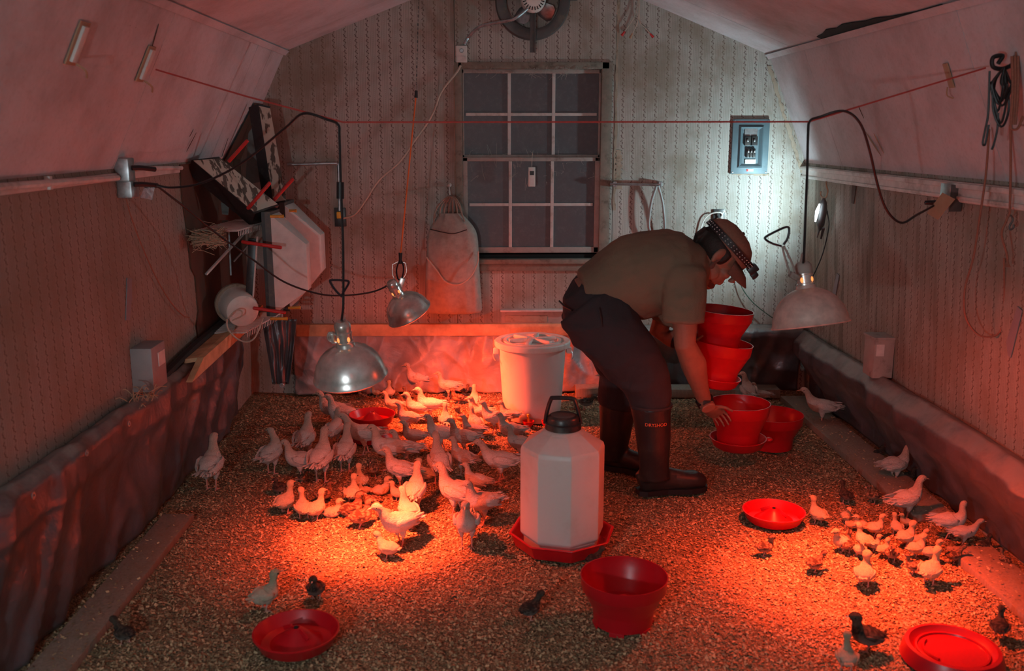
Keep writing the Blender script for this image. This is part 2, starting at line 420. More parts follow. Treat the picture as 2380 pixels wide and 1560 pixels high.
def sidewall(name, x, k, mat, sgn, xb=None):
    xb = xb or x; mb = MB(); mb.slab([(xb, -1.6, -.03), (xb, YB+.05, -.03), (x, YB+.05, k+.02), (x, -1.6, k+.02)], (sgn*T, 0, 0))
    return struct(mb.build(name, mat))
wl = sidewall('wall_left', XL, KL, m_side_l, -1); wr = sidewall('wall_right', XR, KR, m_side_r, 1, XR+.087)
mb = MB(); mb.slab([(XL-.1, -1.6, -.03), (XR+.1, -1.6, -.03), (XR+.1, -1.6, 2.8), (XL-.1, -1.6, 2.8)], (0, -T, 0)); struct(mb.build('wall_front', m_side_l))
# ceiling: gambrel with foam board panels
ce = thing('ceiling', '', 'x'); del ce['label']; del ce['category']; struct(ce)
def roofpanel(a, b, ys, yend=-1.6, dz=.0):
    """a,b = (x,z) edges; ys = y cuts from the back"""
    n = Vector((-(b[1]-a[1]), 0, (b[0]-a[0]))).normalized()
    if n.z < 0: n = -n
    for y1, y0 in zip(ys[:-1], ys[1:]):
        mb = MB(); e = .002
        P = [(a[0], y0+e, a[1]), (b[0], y0+e, b[1]), (b[0], y1-e, b[1]), (a[0], y1-e, a[1])]
        mb.slab(P, n*.025); mb.build('foam_panel', m_foam, ce)
    mb = MB(); P = [(a[0], -1.6, a[1]), (b[0], -1.6, b[1]), (b[0], YB+.08, b[1]), (a[0], YB+.08, a[1])]
    mb.slab([Vector(p)+n*.027 for p in P], n*.05); mb.build('roof_deck', m_brown, ce)
roofpanel((XL-.01, KL), KINK_L, [YB+.05, 5.60, 5.28, 3.9, 2.6, 1.0, -1.6])
roofpanel(KINK_L, PEAK, [YB+.05, 5.60, 3.9, 1.6, -1.6])
roofpanel(KINK_R, PEAK, [YB+.05, 5.45, 3.3, 1.0, -1.6])
roofpanel((XR+.01, KR), KINK_R, [YB+.05, 5.30, 3.6, 1.4, -1.6])
# seams covering strips along the kinks
for a, b, sx in ((KINK_L, None, 1), (KINK_R, None, -1)):
    mb = MB(); mb.beam((a[0]+sx*.012, -1.5, a[1]-.012), (a[0]+sx*.012, YB-.002, a[1]-.012), .035, .004, up=(sx*-.7,0,.7)); mb.build('seam_tape', m_foam, ce)
# a split seam with a black gap on the right
p0 = PL(1905, 102, KINK_R, PEAK); p1 = PL(2125, 42, KINK_R, PEAK)
mb = MB(); poly = []
rs = random.Random(7)
for i in range(13):
    t = i/12; p = Vector((KINK_R[0]-.02, 4.95-1.3*t, 0)); wd = .075*sin(pi*min(1, t*1.1+.12))*(1-t*.5)
    p.x -= 0; p.z = roofz(p.x)-.003; poly.append((p, wd))
vs = []; fs = []
for i, (p, wd) in enumerate(poly):
    q = p+Vector((-wd*rs.uniform(.6, 1.1)-.004, 0, 0)); q.z = roofz(q.x)-.004; vs += [p, q, p+Vector((0,0,-.003)), q+Vector((0,0,-.003))]
for i in range(12):
    b = i*4; fs += [(b, b+1, b+5, b+4), (b+2, b+6, b+7, b+3), (b+1, b+3, b+7, b+5), (b, b+4, b+6, b+2)]
mb.add(vs, fs); mb.build('split_seam', m_dark, ce)
# scraped marks on the slopes
def scrape(p, q, a, b, w):
    P, Q = PL(*p, a, b), PL(*q, a, b); nn = Vector((b[1]-a[1], 0, -(b[0]-a[0]))).normalized(); nn = nn if nn.x*(1 if a[0] < 0 else -1) > 0 else -nn
    d = (Q-P); sd = d.cross(nn).normalized()*w; mb = MB()
    mb.slab([P, P+d*.3+sd, P+d*.8+sd*.7, Q, P+d*.6-sd*.5, P+d*.2-sd*.6], nn*.002); mb.build('scrape_mark', m_brown if w < .005 else m_tan, ce)
for a_ in (((2012, 306), (2048, 362), .009), ((2031, 310), (2055, 357), .007), ((1995, 245), (2008, 275), .003)): scrape(a_[0], a_[1], (XR, KR), KINK_R, a_[2])
for a_ in (((440, 318), (449, 300), .004), ((433, 352), (456, 308), .004), ((352, 112), (368, 55), .004), ((515, 365), (530, 320), .004)): scrape(a_[0], a_[1], (XL, KL), KINK_L, a_[2])
# trims
def trim(name, a, b, w, h, mat, bev=.004, n=None):
    mb = MB(); mb.beam(a, b, w, h, bev=bev); return struct(mb.build(name, mat, smooth=True))
mb = MB(); mb.beam((XR-.012, -1.5, KR-.035), (XR-.012, YB-.01, KR-.035), .024, .075, bev=.005)
mb.beam((XR-.022, -1.5, KR-.012), (XR-.022, YB-.01, KR-.012), .03, .022, bev=.006); mb.beam((XR-.02, -1.5, KR-.06), (XR-.02, YB-.01, KR-.06), .02, .012, bev=.003)
struct(mb.build('trim_1', m_trim, smooth=True))
mb = MB(); mb.beam((XL+.006, -1.5, KL-.012), (XL+.006, 4.72, KL-.012), .012, .03, bev=.003); struct(mb.build('trim_2', m_trim, smooth=True))
# window
win = thing('window_1', '', 'x'); del win['label']; del win['category']; struct(win); win.location = (.29, YB, wz0)
mb = MB()
for x0_, x1_, z0_, z1_ in ((wx0-.02, wx0+.022, wz0-.01, wz1+.02), (wx1-.045, wx1+.018, wz0-.01, wz1+.02)):
    mb.box(((x0_+x1_)/2, YB+.02, (z0_+z1_)/2), (x1_-x0_, .075, z1_-z0_), bev=.003)
mb.box(((wx0+wx1)/2, YB+.02, wz1+.0), (wx1-wx0, .075, .04), bev=.003)
mb.box(((wx0+wx1)/2, YB+.045, wz0+.01), (wx1-wx0, .06, .05), bev=.003)
mb.build('window_frame', m_sill, win, smooth=True)
mb = MB(); mb.box(((wx0+wx1)/2, YB-.012, .835), (wx1-wx0+.05, .07, .03), bev=.006); mb.box(((wx0+wx1)/2, YB-.008, .795), (wx1-wx0+.02, .03, .045), bev=.004)
mb.build('window_sill', m_sill, win, smooth=True)
mb = MB(); mb.box(((wx0+wx1)/2, YB+.03, .862), (wx1-wx0-.05, .02, .022)); mb.build('dark_gap', m_dark, win)
m_munt = plain('white_muntin', (.55,.53,.50), .6, dirt=(.3,.25,.2), dscale=15)
m_sash = plain('dusty_sash', (.36,.32,.29), .7, dirt=(.14,.11,.09), dscale=10)
gx0, gx1 = wx0+.022, wx1-.045
for (z0_, z1_, yy) in ((1.455, 2.0, YB+.04), (.885, 1.475, YB+.015)):
    mb = MB(); sw = .03
    mb.box(((gx0+gx1)/2, yy, z0_+.018), (gx1-gx0, .025, .036), bev=.003); mb.box(((gx0+gx1)/2, yy, z1_-.012), (gx1-gx0, .025, .024), bev=.003)
    ww = .012 if yy > YB+.03 else .03
    mb.box((gx0+ww/2, yy, (z0_+z1_)/2), (ww, .025, z1_-z0_), bev=.002); mb.box((gx1-ww/2, yy, (z0_+z1_)/2), (ww, .025, z1_-z0_), bev=.002)
    sh = mb.build('sash', m_sash, win, smooth=True)
    ix0, ix1, iz0, iz1 = gx0+ww, gx1-ww, z0_+.036, z1_-.024
    xs = [ix0, ix0+(ix1-ix0)*.335, ix0+(ix1-ix0)*.665, ix1]; zm = (iz0+iz1)/2
    for i in range(3):
        for (za, zb) in ((iz0, zm), (zm, iz1)):
            mb = MB(); mb.box(((xs[i]+xs[i+1])/2, yy+.004, (za+zb)/2), (xs[i+1]-xs[i]-.001, .004, zb-za-.001)); mb.build('pane', m_glass, sh)
    for xm in xs[1:3]:
        mb = MB(); mb.box((xm, yy-.004, (iz0+iz1)/2), (.020, .010, iz1-iz0), bev=.002); mb.build('muntin', m_munt, sh)
    for i in range(3):
        mb = MB(); mb.box(((xs[i]+xs[i+1])/2, yy-.004, zm), (xs[i+1]-xs[i]-.02, .010, .018), bev=.002); mb.build('muntin', m_munt, sh)
mb = MB(); mb.box((.29, YB+.16, 1.4), (1.2, .02, 1.5)); mb.build('backing_board', m_dark, win)
# cobwebs over the window head
m_web = plain('cobweb', (.42,.40,.36), .9)
rs = random.Random(9); mb = MB()
for k in range(46):
    x = rs.uniform(wx0+.02, wx1-.02) if k < 26 else rs.choice([.30, .36, .45, .5])+rs.gauss(0, .03); L = rs.uniform(.015, .06)
    z = 2.0+rs.uniform(-.01, .015); q = Vector((x, YB-.022-rs.random()*.01, z)); mb.tube([q, q+Vector((rs.gauss(0, .02), -.003, -L*.5)), q+Vector((rs.gauss(0, .035), 0, -L))], .0008, 3, res=2)
for k in range(30):
    x = rs.uniform(wx0+.03, wx1-.03); q = Vector((x, YB-.002, 1.44+rs.gauss(0, .06))); mb.tube([q, q+Vector((rs.gauss(0, .01), 0, rs.gauss(0, .03))), q+Vector((rs.gauss(0, .02), 0, rs.gauss(0, .04)))], .0007, 3, res=2)
o = mb.build('cobweb', m_web, win); o['kind'] = 'stuff'

# ------------------------------------------------------------------ tarps
def fold(u, v, amp, seed, fr=3.0):
    a = noise.noise(Vector((u*fr*1.5, v*.5, seed))); b = noise.noise(Vector((u*fr*3, v*2.1+u*2, seed+5)))
    r = 1-abs(noise.noise(Vector((u*fr*2.0+v*.9, v*.7, seed+9))))*2.8
    r2 = 1-abs(noise.noise(Vector((u*fr*2.6-v*1.6, v*2.2+u, seed+19))))*3
    return amp*(a*.9+b*.35+max(0, r)*.7+max(0, r2)*.3)
def tarp(name, label, length, prof, place, mat, seed, amp=.03, nu=160, nv=40, start=0, fr=3.0, th=.003):
    """prof(t,u)->(out,z); place(u,out,z)->point"""
    mb = MB()
    for i in range(nu+1):
        u = start+length*i/nu
        for j in range(nv+1):
            t = j/nv; o_, z = prof(t, u); am = amp*min(1, .25+t*1.3)
            o_ += max(-.006, fold(u, t, am, seed, fr)); z += fold(u, t+3, amp*.25, seed+2)*(1 if .1 < t < .9 else .2)
            mb.v.append(tuple(place(u, max(.004, o_), max(z, -.01))))
    for i in range(nu):
        for j in range(nv):
            a = i*(nv+1)+j; mb.f.append((a, a+1, a+nv+2, a+nv+1))
    o = mb.build(name, mat, smooth='all', fix=False)
    s = o.modifiers.new('t', 'SOLIDIFY'); s.thickness = th
    tag(o, label, 'tarp'); return o
def lerp(a, b, t): return a+(b-a)*t
def pw(pts, t):
    for (t0, *a), (t1, *b) in zip(pts[:-1], pts[1:]):
        if t <= t1: k = (t-t0)/(t1-t0) if t1 > t0 else 0; return [lerp(x, y, k) for x, y in zip(a, b)]
    return list(pts[-1][1:])
# left: a padded roll on a ledge with the sheet hanging below
def prof_left(t, u):
    top = lerp(.615, .50, (u-.5)/4.5) if u > .5 else .615
    k = 1.0
    return pw([(0, .0, top), (.10, .05, top+.02), (.2, .085, top-.01), (.32, .09, top-.11), (.36, .075, top-.14), (.6, .05, top*.45), (1, .02, 0)], t)
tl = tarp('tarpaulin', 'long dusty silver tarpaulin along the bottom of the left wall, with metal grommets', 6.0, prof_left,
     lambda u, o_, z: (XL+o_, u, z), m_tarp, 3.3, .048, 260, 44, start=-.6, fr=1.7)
for px, py in ((202, 1053), (78, 1152), (300, 985)):
    p = X(px, py, XL+.125); mb = MB(); mb.lathe([(.006, -.002), (.011, -.002), (.0125, 0), (.011, .002), (.006, .002)], 16, p, rotM('Y', 90), close=True)
    mb.build('grommet', m_steel, tl, smooth=True)
# right: a wide slack roll
def prof_right(t, u):
    top = .395+.01*sin(u*2)
    return pw([(0, .0, top), (.12, .05, top+.015), (.3, .12, top-.05), (.42, .12, top-.12), (.52, .07, top-.18), (.75, .01, .10), (1, -.02, 0)], t)
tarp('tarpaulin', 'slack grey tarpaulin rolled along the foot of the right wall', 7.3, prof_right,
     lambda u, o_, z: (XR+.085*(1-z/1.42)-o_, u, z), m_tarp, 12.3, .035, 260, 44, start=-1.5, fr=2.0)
def prof_back2(t, u): return pw([(0, .0, .42), (.12, .10, .415), (.2, .125, .37), (.5, .06, .2), (1, .04, 0)], t)
def prof_back(t, u): return pw([(0, .0, .40), (.06, .02, .40), (.5, .03, .20), (1, .05, 0)], t)
tb = tarp('tarpaulin', 'red-lit tarpaulin stapled under the rail across the back wall, behind the white bucket', 2.15, prof_back,
     lambda u, o_, z: (u, YB-.002-o_, z), m_tarp_b, 31.7, .05, 200, 40, start=-1.22, fr=3.4)
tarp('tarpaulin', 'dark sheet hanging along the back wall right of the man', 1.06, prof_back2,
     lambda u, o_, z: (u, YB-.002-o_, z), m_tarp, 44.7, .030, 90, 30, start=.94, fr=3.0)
# ================================================================== boards and rails
def board(label, a, b, wx, wz, mat, cat='board', name='wooden_board', up=(0,0,1), ends=None, group=None):
    mb = MB(); mb.beam(a, b, wx, wz, up=up, bev=min(wx, wz)*.08)
    o = mb.build(name, mat, smooth=True, origin=Vector(a)); return tag(o, label, cat, group)
board('long weathered plank lying on the litter near the left tarpaulin', (-1.35, 2.2, .004), (-1.33, 3.86, .004), .13, .03, m_oldwood, 'plank', 'plank')
board('grey plank along the foot of the right wall beside the tarpaulin', (1.91, 5.62, .008), (1.91, 3.75, .008), .18, .035, m_oldwood, 'plank', 'plank')
board('red-lit plank in the lower right corner of the floor', (1.91, 3.45, .0), (1.91, 2.2, .0), .18, .035, m_oldwood, 'plank', 'plank')
board('low timber kerb along the back wall behind the man\'s boots', (.56, 5.79, .022), (1.84, 5.74, .022), .13, .055, m_oldwood, 'board', 'timber_kerb')
# rail over the back tarpaulin
board('wooden rail nailed across the top of the back tarpaulin', (-1.20, YB-.035, .405), (.93, YB-.035, .40), .035, .075, m_pine, 'rail', 'wooden_rail')
# pale ledge under the window
t = thing('wall_plate', 'dirty pale plate fixed on the back wall below the window', 'plate', (.24, YB, .42))
mb = MB(); mb.box((.31, YB-.016, .475), (.44, .03, .085), bev=.006); mb.build('plate', m_sash, t, smooth=True)
mb = MB(); mb.box((.31, YB-.03, .524), (.45, .055, .012), bev=.003); mb.build('shelf', m_trim, t, smooth=True)
mb = MB(); mb.box((.25, YB-.034, .47), (.27, .006, .042), bev=.003); mb.build('panel', m_tear, t, smooth=True)
# left ledge rail with a slanted cut end
t = MB(); A = Vector((XL+.115, 4.25, .50)); B = Vector((XL+.13, 5.62, .545))
t.slab([A, B, B+Vector((0,0,.07)), A+Vector((0,.2,.07))], (.03, 0, 0)); t.slab([A+Vector((-.1,.2,.055)), B+Vector((-.1,0,.055)), B+Vector((0,0,.07)), A+Vector((0,.2,.07))], (0,0,-.02))
tag(t.build('wooden_rail', m_pine, origin=A), 'pale pine rail with a slanted cut end on the left tarpaulin ledge', 'rail')
# black strip draped behind the rail
mb = MB(); mb.tube([(XL+.03, 4.2, .535), (XL+.035, 4.6, .57), (XL+.04, 5.2, .60), (XL+.05, 5.5, .62)], .022, 8)
tag(mb.build('black_hose', m_black, smooth=True), 'black padded strip lying behind the pale rail on the left ledge', 'hose')

# ================================================================== exhaust fan
F0 = Vector((.283, YB, 2.385))
fan = thing('exhaust_fan', 'round exhaust fan high in the gable above the window', 'fan', F0)
mb = MB(); mb.lathe([(.155, -.0), (.158, .05), (.175, .058), (.215, .05), (.222, .02), (.222, 0)], 48, F0, rotM('X', 90), close=True)
mb.build('housing_ring', m_steeld, fan, smooth=True)
mb = MB(); mb.lathe([(.0001, .002), (.17, .002)], 40, F0, rotM('X', 90)); mb.build('shutter', plain('grey_shutter', (.30,.31,.33), .45, .3, dirt=(.08,.07,.06)), fan)
for k in range(4):
    mb = MB(); a = R(45+90*k)
    pts = [F0+Vector((cos(a+s*.35)*r, -.025-.015*s, sin(a+s*.35)*r)) for r, s in ((.02,0),(.07,.3),(.12,.5),(.145,.6))]
    mb.loft(pts, [(.012,.004),(.045,.003),(.055,.003),(.035,.002)], Vector((-sin(a), -.6, cos(a))), 10); mb.build('blade', m_steel, fan, smooth=True)
mb = MB(); mb.box(F0+Vector((0, -.065, -.155)), (.034, .012, .28), bev=.002); mb.box(F0+Vector((.012, -.075, -.155)), (.006, .022, .28)); mb.build('bracket', m_steeld, fan, smooth=True)
mb = MB(); mb.box(F0+Vector((0, -.065, .03)), (.50, .012, .034), bev=.002); mb.box(F0+Vector((0, -.075, .045)), (.50, .022, .006)); mb.build('bracket', m_steeld, fan, smooth=True)
for s in (-1, 1):
    mb = MB(); mb.box(F0+Vector((s*.235, -.02, .03)), (.06, .03, .045), bev=.003); mb.build('mounting_tab', m_steeld, fan, smooth=True)
mb = MB(); mb.lathe([(.0001, .155), (.045, .153), (.066, .145), (.072, .13), (.072, .06), (.0001, .06)], 40, F0+Vector((0, .0, .0)), rotM('X', 90)); mo = mb.build('motor', m_white, fan, smooth=True)
for k in range(22):
    a = 2*pi*k/22; mb = MB(); c = F0+Vector((cos(a)*.054, -.150, sin(a)*.054))
    mb.box(c, (.022, .006, .0055), Matrix.Rotation(-a, 3, 'Y'), bev=.001); mb.build('vent_slot', m_dark, mo)
# thermostat box and conduits
t = thing('thermostat_box', 'small white thermostat box on the back wall left above the window', 'box', Y(1073, 143, YB))
p = Y(1073, 126, YB-.02); mb = MB(); mb.box(p, (.066, .045, .096), bev=.004); bx = mb.build('box_body', m_white, t, smooth=True)
mb = MB(); mb.lathe([(.0001, .012), (.010, .012), (.012, .009), (.012, 0)], 20, p+Vector((0, -.022, .018)), rotM('X', 90)); mb.build('dial', m_steel, t, smooth=True)
mb = MB(); mb.box(p+Vector((0, -.024, -.026)), (.05, .002, .026)); mb.build('label_plate', m_trim, t)
mb = MB(); q = [Y(1079, 103, YB-.03), Y(1090, 85, YB-.05), Y(1115, 62, YB-.09), Y(1160, 52, YB-.13), Y(1195, 44, YB-.16), Y(1226, 20, YB-.14)]
pts = cr(q, 14); mb.loft(pts, [.0085+.0018*(i % 2) for i in range(len(pts))], None, 8)
tag(mb.build('flexible_conduit', m_steel, smooth=True), 'silver flexible conduit curving from the thermostat box to the exhaust fan', 'conduit')
mb = MB(); mb.tube([Y(1071, 152, YB-.02), Y(1060, 170, YB-.02), Y(1025, 215, YB-.03), Y(1003, 270, YB-.04), Y(960, 332, YB-.05), Y(930, 375, YB-.06), Y(880, 420, YB-.06), Y(850, 465, YB-.06), Y(825, 498, YB-.05), Y(797, 508, YB-.03)], .0065, 8, res=5)
tag(mb.build('power_cable', m_cream, smooth=True), 'cream power cable drooping from the thermostat box down to the yellow plug', 'cable')
# outlet with yellow plug + pipe
t = thing('wall_outlet', 'black outlet plate with a yellow plug on the back wall near the left corner', 'outlet', Y(790, 527, YB))
p = Y(791, 505, YB-.008); mb = MB(); mb.box(p, (.070, .016, .115), bev=.003); mb.build('outlet_plate', m_blackp, t, smooth=True)
mb = MB(); mb.box(p+Vector((.0, -.022, .015)), (.035, .03, .042), bev=.006); mb.build('plug', m_yel, t, smooth=True)
mb = MB(); mb.tube([Y(668, 383, YB-.02), Y(770, 380, YB-.02), Y(783, 382, YB-.02), Y(787, 392, YB-.02), Y(789, 490, YB-.02)], .0095, 10)
tag(mb.build('conduit_pipe', m_steel, smooth=True), 'thin metal conduit bending down to the yellow-plug outlet', 'pipe')
# breaker panel
p = Y(1743, 341, YB-.012)
t = thing('breaker_panel', 'blue-grey electrical breaker panel on the back wall to the right of the window', 'panel', Vector((p.x, YB, p.z-.17)))
m_panel = plain('panel_blue_grey', (.11,.165,.19), .5, .2, dirt=(.06,.07,.07))
mb = MB(); mb.box(p, (.228, .022, .330), bev=.004); mb.build('cover', m_panel, t, smooth=True)
mb = MB(); w_, h_ = .155, .255
fr = [(-.5,-.5), (.5,-.5), (.5,.5), (-.5,.5)]
vs = [p+Vector((x*w_, -.011, y*h_)) for x, y in fr]+[p+Vector((x*(w_-.02), -.026, y*(h_-.02))) for x, y in fr]+[p+Vector((x*(w_-.055), -.012, y*(h_-.05))) for x, y in fr]
mb.add(vs, [(i, (i+1) % 4, (i+1) % 4+4, i+4) for i in range(4)]+[(i+4, (i+1) % 4+4, (i+1) % 4+8, i+8) for i in range(4)]+[(8,9,10,11)]); mb.build('raised_frame', m_panel, t)
mb = MB(); mb.box(p+Vector((-.002, -.016, .088)), (.078, .006, .042)); mb.build('inner_plate', m_steel, t)
for i, x in enumerate((-.022, .020)):
    mb = MB(); mb.box(p+Vector((x, -.022, .035)), (.036, .02, .056), bev=.002); b_ = mb.build('breaker', m_blackp, t, smooth=True)
    mb = MB(); mb.box(p+Vector((x-.004, -.036, .037)), (.010, .014, .014), bev=.002); mb.build('switch', m_steel, b_, smooth=True)
for x in (-.018, .001, .020):
    mb = MB(); mb.box(p+Vector((x, -.022, -.038)), (.017, .02, .054), bev=.002); b_ = mb.build('breaker', m_blackp, t, smooth=True)
    mb = MB(); mb.box(p+Vector((x, -.036, -.028)), (.008, .014, .012), bev=.002); mb.build('switch', m_steel, b_, smooth=True)
mb = MB(); mb.box(p+Vector((.002, -.018, -.090)), (.066, .006, .026)); mb.build('label_plate', m_trim, t)
mb = MB(); mb.box(p+Vector((.004, -.0125, -.143)), (.044, .002, .014)); mb.build('sticker', m_trim, t)
mb = MB(); mb.box(p+Vector((-.012, -.0138, -.143)), (.010, .001, .013)); mb.build('sticker_stripe', m_redp, t)
for sx in (-1, 1):
    for sz in (-1, 1):
        mb = MB(); mb.lathe([(.0001, .004), (.004, .003), (.004, 0)], 8, p+Vector((sx*.104, -.011, sz*.155)), rotM('X', 90)); mb.build('screw', m_steel, t, smooth=True)
# outlet right of man's head
p = Y(1670, 508, YB-.008)
t = thing('wall_outlet', 'dark outlet plate with looped wires behind the man\'s cap', 'outlet', Vector((p.x, YB, p.z-.06)))
mb = MB(); mb.box(p, (.072, .016, .118), bev=.003); mb.build('outlet_plate', m_blackp, t, smooth=True)
mb = MB(); mb.box(p+Vector((.004, -.022, -.012)), (.036, .03, .036), bev=.005); mb.build('plug', m_white, t, smooth=True)
mb = MB(); mb.tube([p+Vector((.02, -.03, .0)), p+Vector((.0, -.05, .04)), p+Vector((-.06, -.03, .03)), p+Vector((-.10, -.015, -.02)), p+Vector((-.12, -.012, -.12))], .0045, 6)
mb.tube([p+Vector((.0, -.035, -.02)), p+Vector((.02, -.045, .05)), p+Vector((.038, -.03, .0)), p+Vector((.03, -.02, -.12))], .004, 6); mb.build('wire', m_white, t, smooth=True)
# towel-bar like bracket with hoses
t = thing('hose_bracket', 'metal bracket with two hanging grey hoses right of the window', 'bracket', Y(1475, 430, YB))
mb = MB(); mb.tube([Y(1418, 428, YB-.06), Y(1535, 430, YB-.06)], .008, 8, smooth=False); mb.build('bar', m_steel, t, smooth=True)
for px in (1428, 1533):
    mb = MB(); mb.box(Y(px, 428, YB-.03), (.022, .07, .034), bev=.004); mb.build('mount', m_steel, t, smooth=True)
m_hose = plain('grey_hose', (.30,.30,.29), .5)
mb = MB(); mb.tube([Y(1526, 432, YB-.07), Y(1514, 470, YB-.06), Y(1508, 520, YB-.05), Y(1512, 545, YB-.04)], .009, 8); mb.build('hose', m_hose, t, smooth=True)
mb = MB(); mb.tube([Y(1530, 432, YB-.07), Y(1540, 470, YB-.06), Y(1545, 520, YB-.05), Y(1543, 545, YB-.04)], .008, 8); mb.build('hose', m_hose, t, smooth=True)
mb = MB(); mb.tube([Y(1413, 505, YB-.03), Y(1409, 560, YB-.03), Y(1404, 600, YB-.03)], .008, 8)
# dangling wires with red nuts
t = thing('loose_wires', 'three bare dangling wires with red wire nuts under the right gable slope', 'wires', Y(1481, 5, YB))
for pts, tip in (([(1483, 0), (1478, 30), (1465, 55), (1452, 73)], m_redp), ([(1484, 0), (1484, 40), (1478, 62), (1470, 78)], m_tan), ([(1486, 0), (1487, 50), (1500, 65), (1511, 78)], m_redp)):
    mb = MB(); P = [Y(x, y, YB-.02) for x, y in pts]; mb.tube(P, .0028, 5); wi = mb.build('wire', m_cream, t, smooth=True)
    mb = MB(); d = (P[-1]-P[-2]).normalized(); mb.cyl(P[-1], P[-1]+d*.03, .005, .009, 8); mb.build('wire_nut', tip, wi, smooth=True)
mb = MB(); mb.tube([Y(1483, 0, YB-.02), Y(1484, -30, YB-.01)], .004, 5)
# thermometer on a string in the window
t = thing('thermometer', 'small white thermometer hanging on a string in front of the window', 'thermometer', Y(1236, 434, YB-.06))
p = Y(1236, 411, YB-.06); mb = MB(); mb.box(p, (.043, .016, .118), bev=.004); mb.build('body', m_white, t, smooth=True)
mb = MB(); mb.box(p+Vector((0, -.0085, .023)), (.026, .003, .025)); mb.build('display', m_blackp, t)
mb = MB(); mb.box(p+Vector((0, -.0085, -.03)), (.026, .002, .04)); mb.build('scale_plate', m_trim, t)
mb = MB(); mb.tube([p+Vector((0, 0, .058)), Y(1237, 362, YB-.06), Y(1239, 350, YB-.02)], .0016, 5); mb.build('string', m_cream, t, smooth=True)
# orange cord with black connector
t = thing('hanging_line', 'thin orange cord hanging taut with a black clip left of the window', 'cord', Y(931, 590, 5.2))
mb = MB(); A = Y(967, 222, 5.2); B = Y(931, 592, 5.15); mb.tube([A, B], .0042, 6, smooth=False); mb.build('cord', m_orange, t, smooth=True)
mb = MB(); mb.cyl(A+Vector((0,0,-.012)), A+Vector((.002,0,.026)), .010, .008, 10); mb.cyl(B+Vector((0,0,.01)), B+Vector((-.002, 0, -.05)), .011, .007, 10); mb.build('connector', m_black, t, smooth=True)
mb = MB(); mb.tube([A+Vector((-.002,0,.02)), A+Vector((-.006,0,.045)), A+Vector((.002,0,.065)), A+Vector((.008,0,.045)), A+Vector((.004,0,.02))], .002, 6); mb.build('hook', m_steel, t, smooth=True)
top = Vector((A.x+.03, 5.2, roofz(A.x+.03))); mb = MB(); n_ = 26
for k in range(n_):
    a = A.lerp(top, .1+.9*k/n_)+Vector((0, 0, 0)); mb.ell(a, (.0035, .002, .009), rotM('Z', 90*(k % 2)), 6, 4)
mb.build('chain', m_steeld, t, smooth=True)
# hanging feed sack on a hook
bagx = Y(1050, 600, YB-.10)
t = thing('hanging_sack', 'grey canvas sack hanging from a hook beside the window', 'bag', Y(1055, 720, YB-.1))
P = lambda px, py, d=.08: Y(px, py, YB-d)
rowsb = [(495, 1022, 1072, .030), (515, 1008, 1092, .045), (535, 995, 1108, .055), (560, 992, 1112, .065), (600, 991, 1113, .075), (650, 989, 1116, .085), (690, 988, 1119, .09), (722, 987, 1121, .085), (728, 989, 1119, .06)]
mb = MB(); nB = 40
for (py, a, b, d) in rowsb:
    L = P(a, py); Rr = P(b, py)
    for k in range(nB):
        an = 2*pi*k/nB; c = (L+Rr)/2; hw = (Rr.x-L.x)/2
        cx = abs(cos(an))**.7*(1 if cos(an) > 0 else -1); sy = abs(sin(an))**.8*(1 if sin(an) > 0 else -1)
        fd = .018*noise.noise(Vector((cos(an)*2.2, c.z*5, 2)))*(1 if py > 510 else .3)+.012*noise.noise(Vector((cos(an)*5, c.z*2, 9)))
        mb.v.append((c.x+cx*hw, YB-.1+sy*(d+fd)+.01, c.z))
for i in range(len(rowsb)-1):
    for k in range(nB): mb.f.append((i*nB+k, i*nB+(k+1) % nB, (i+1)*nB+(k+1) % nB, (i+1)*nB+k))
mb.f.append(tuple((len(rowsb)-1)*nB+k for k in range(nB)))
sk = mb.build('sack_body', m_canvas, t, smooth='all'); s_ = sk.modifiers.new('s', 'SUBSURF'); s_.levels = 1; s_.render_levels = 1
mb = MB(); rs = random.Random(5)
for k in range(7):
    x0_ = 1010+k*11; mb.tube([P(x0_, 520-abs(k-3)*4, .11), P(1016+k*9, 480, .11), P(1036+k*4, 462, .10), P(1046, 455, .07)], .0045, 6)
mb.tube([P(1008, 522, .13), P(1012, 490, .13), P(1040, 458, .1), P(1062, 470, .12), P(1080, 515, .13)], .004, 6)
mb.build('gathered_cord', plain('brown_cord', (.32,.22,.17), .7), t, smooth=True)
mb = MB(); mb.tube([P(991, 598, .17), P(1012, 625, .195), P(1035, 655, .205), P(1065, 662, .205), P(1092, 645, .2), P(1110, 612, .18), P(1112, 585, .15)], .0045, 6, res=6); mb.build('loop_cord', m_cream, t, smooth=True)
mb = MB(); mb.tube([P(1000, 533, .15), P(1030, 540, .175), P(1055, 543, .178), P(1085, 534, .165)], .003, 6, res=6); mb.build('seam', m_black, t, smooth=True)
mb = MB(); mb.tube([P(1046, 458, .07), P(1045, 445, .05), P(1044, 432, .01)], .0035, 6); mb.ell(P(1044, 430, .012), (.015, .012, .015)); mb.build('hook', m_trim, t, smooth=True)

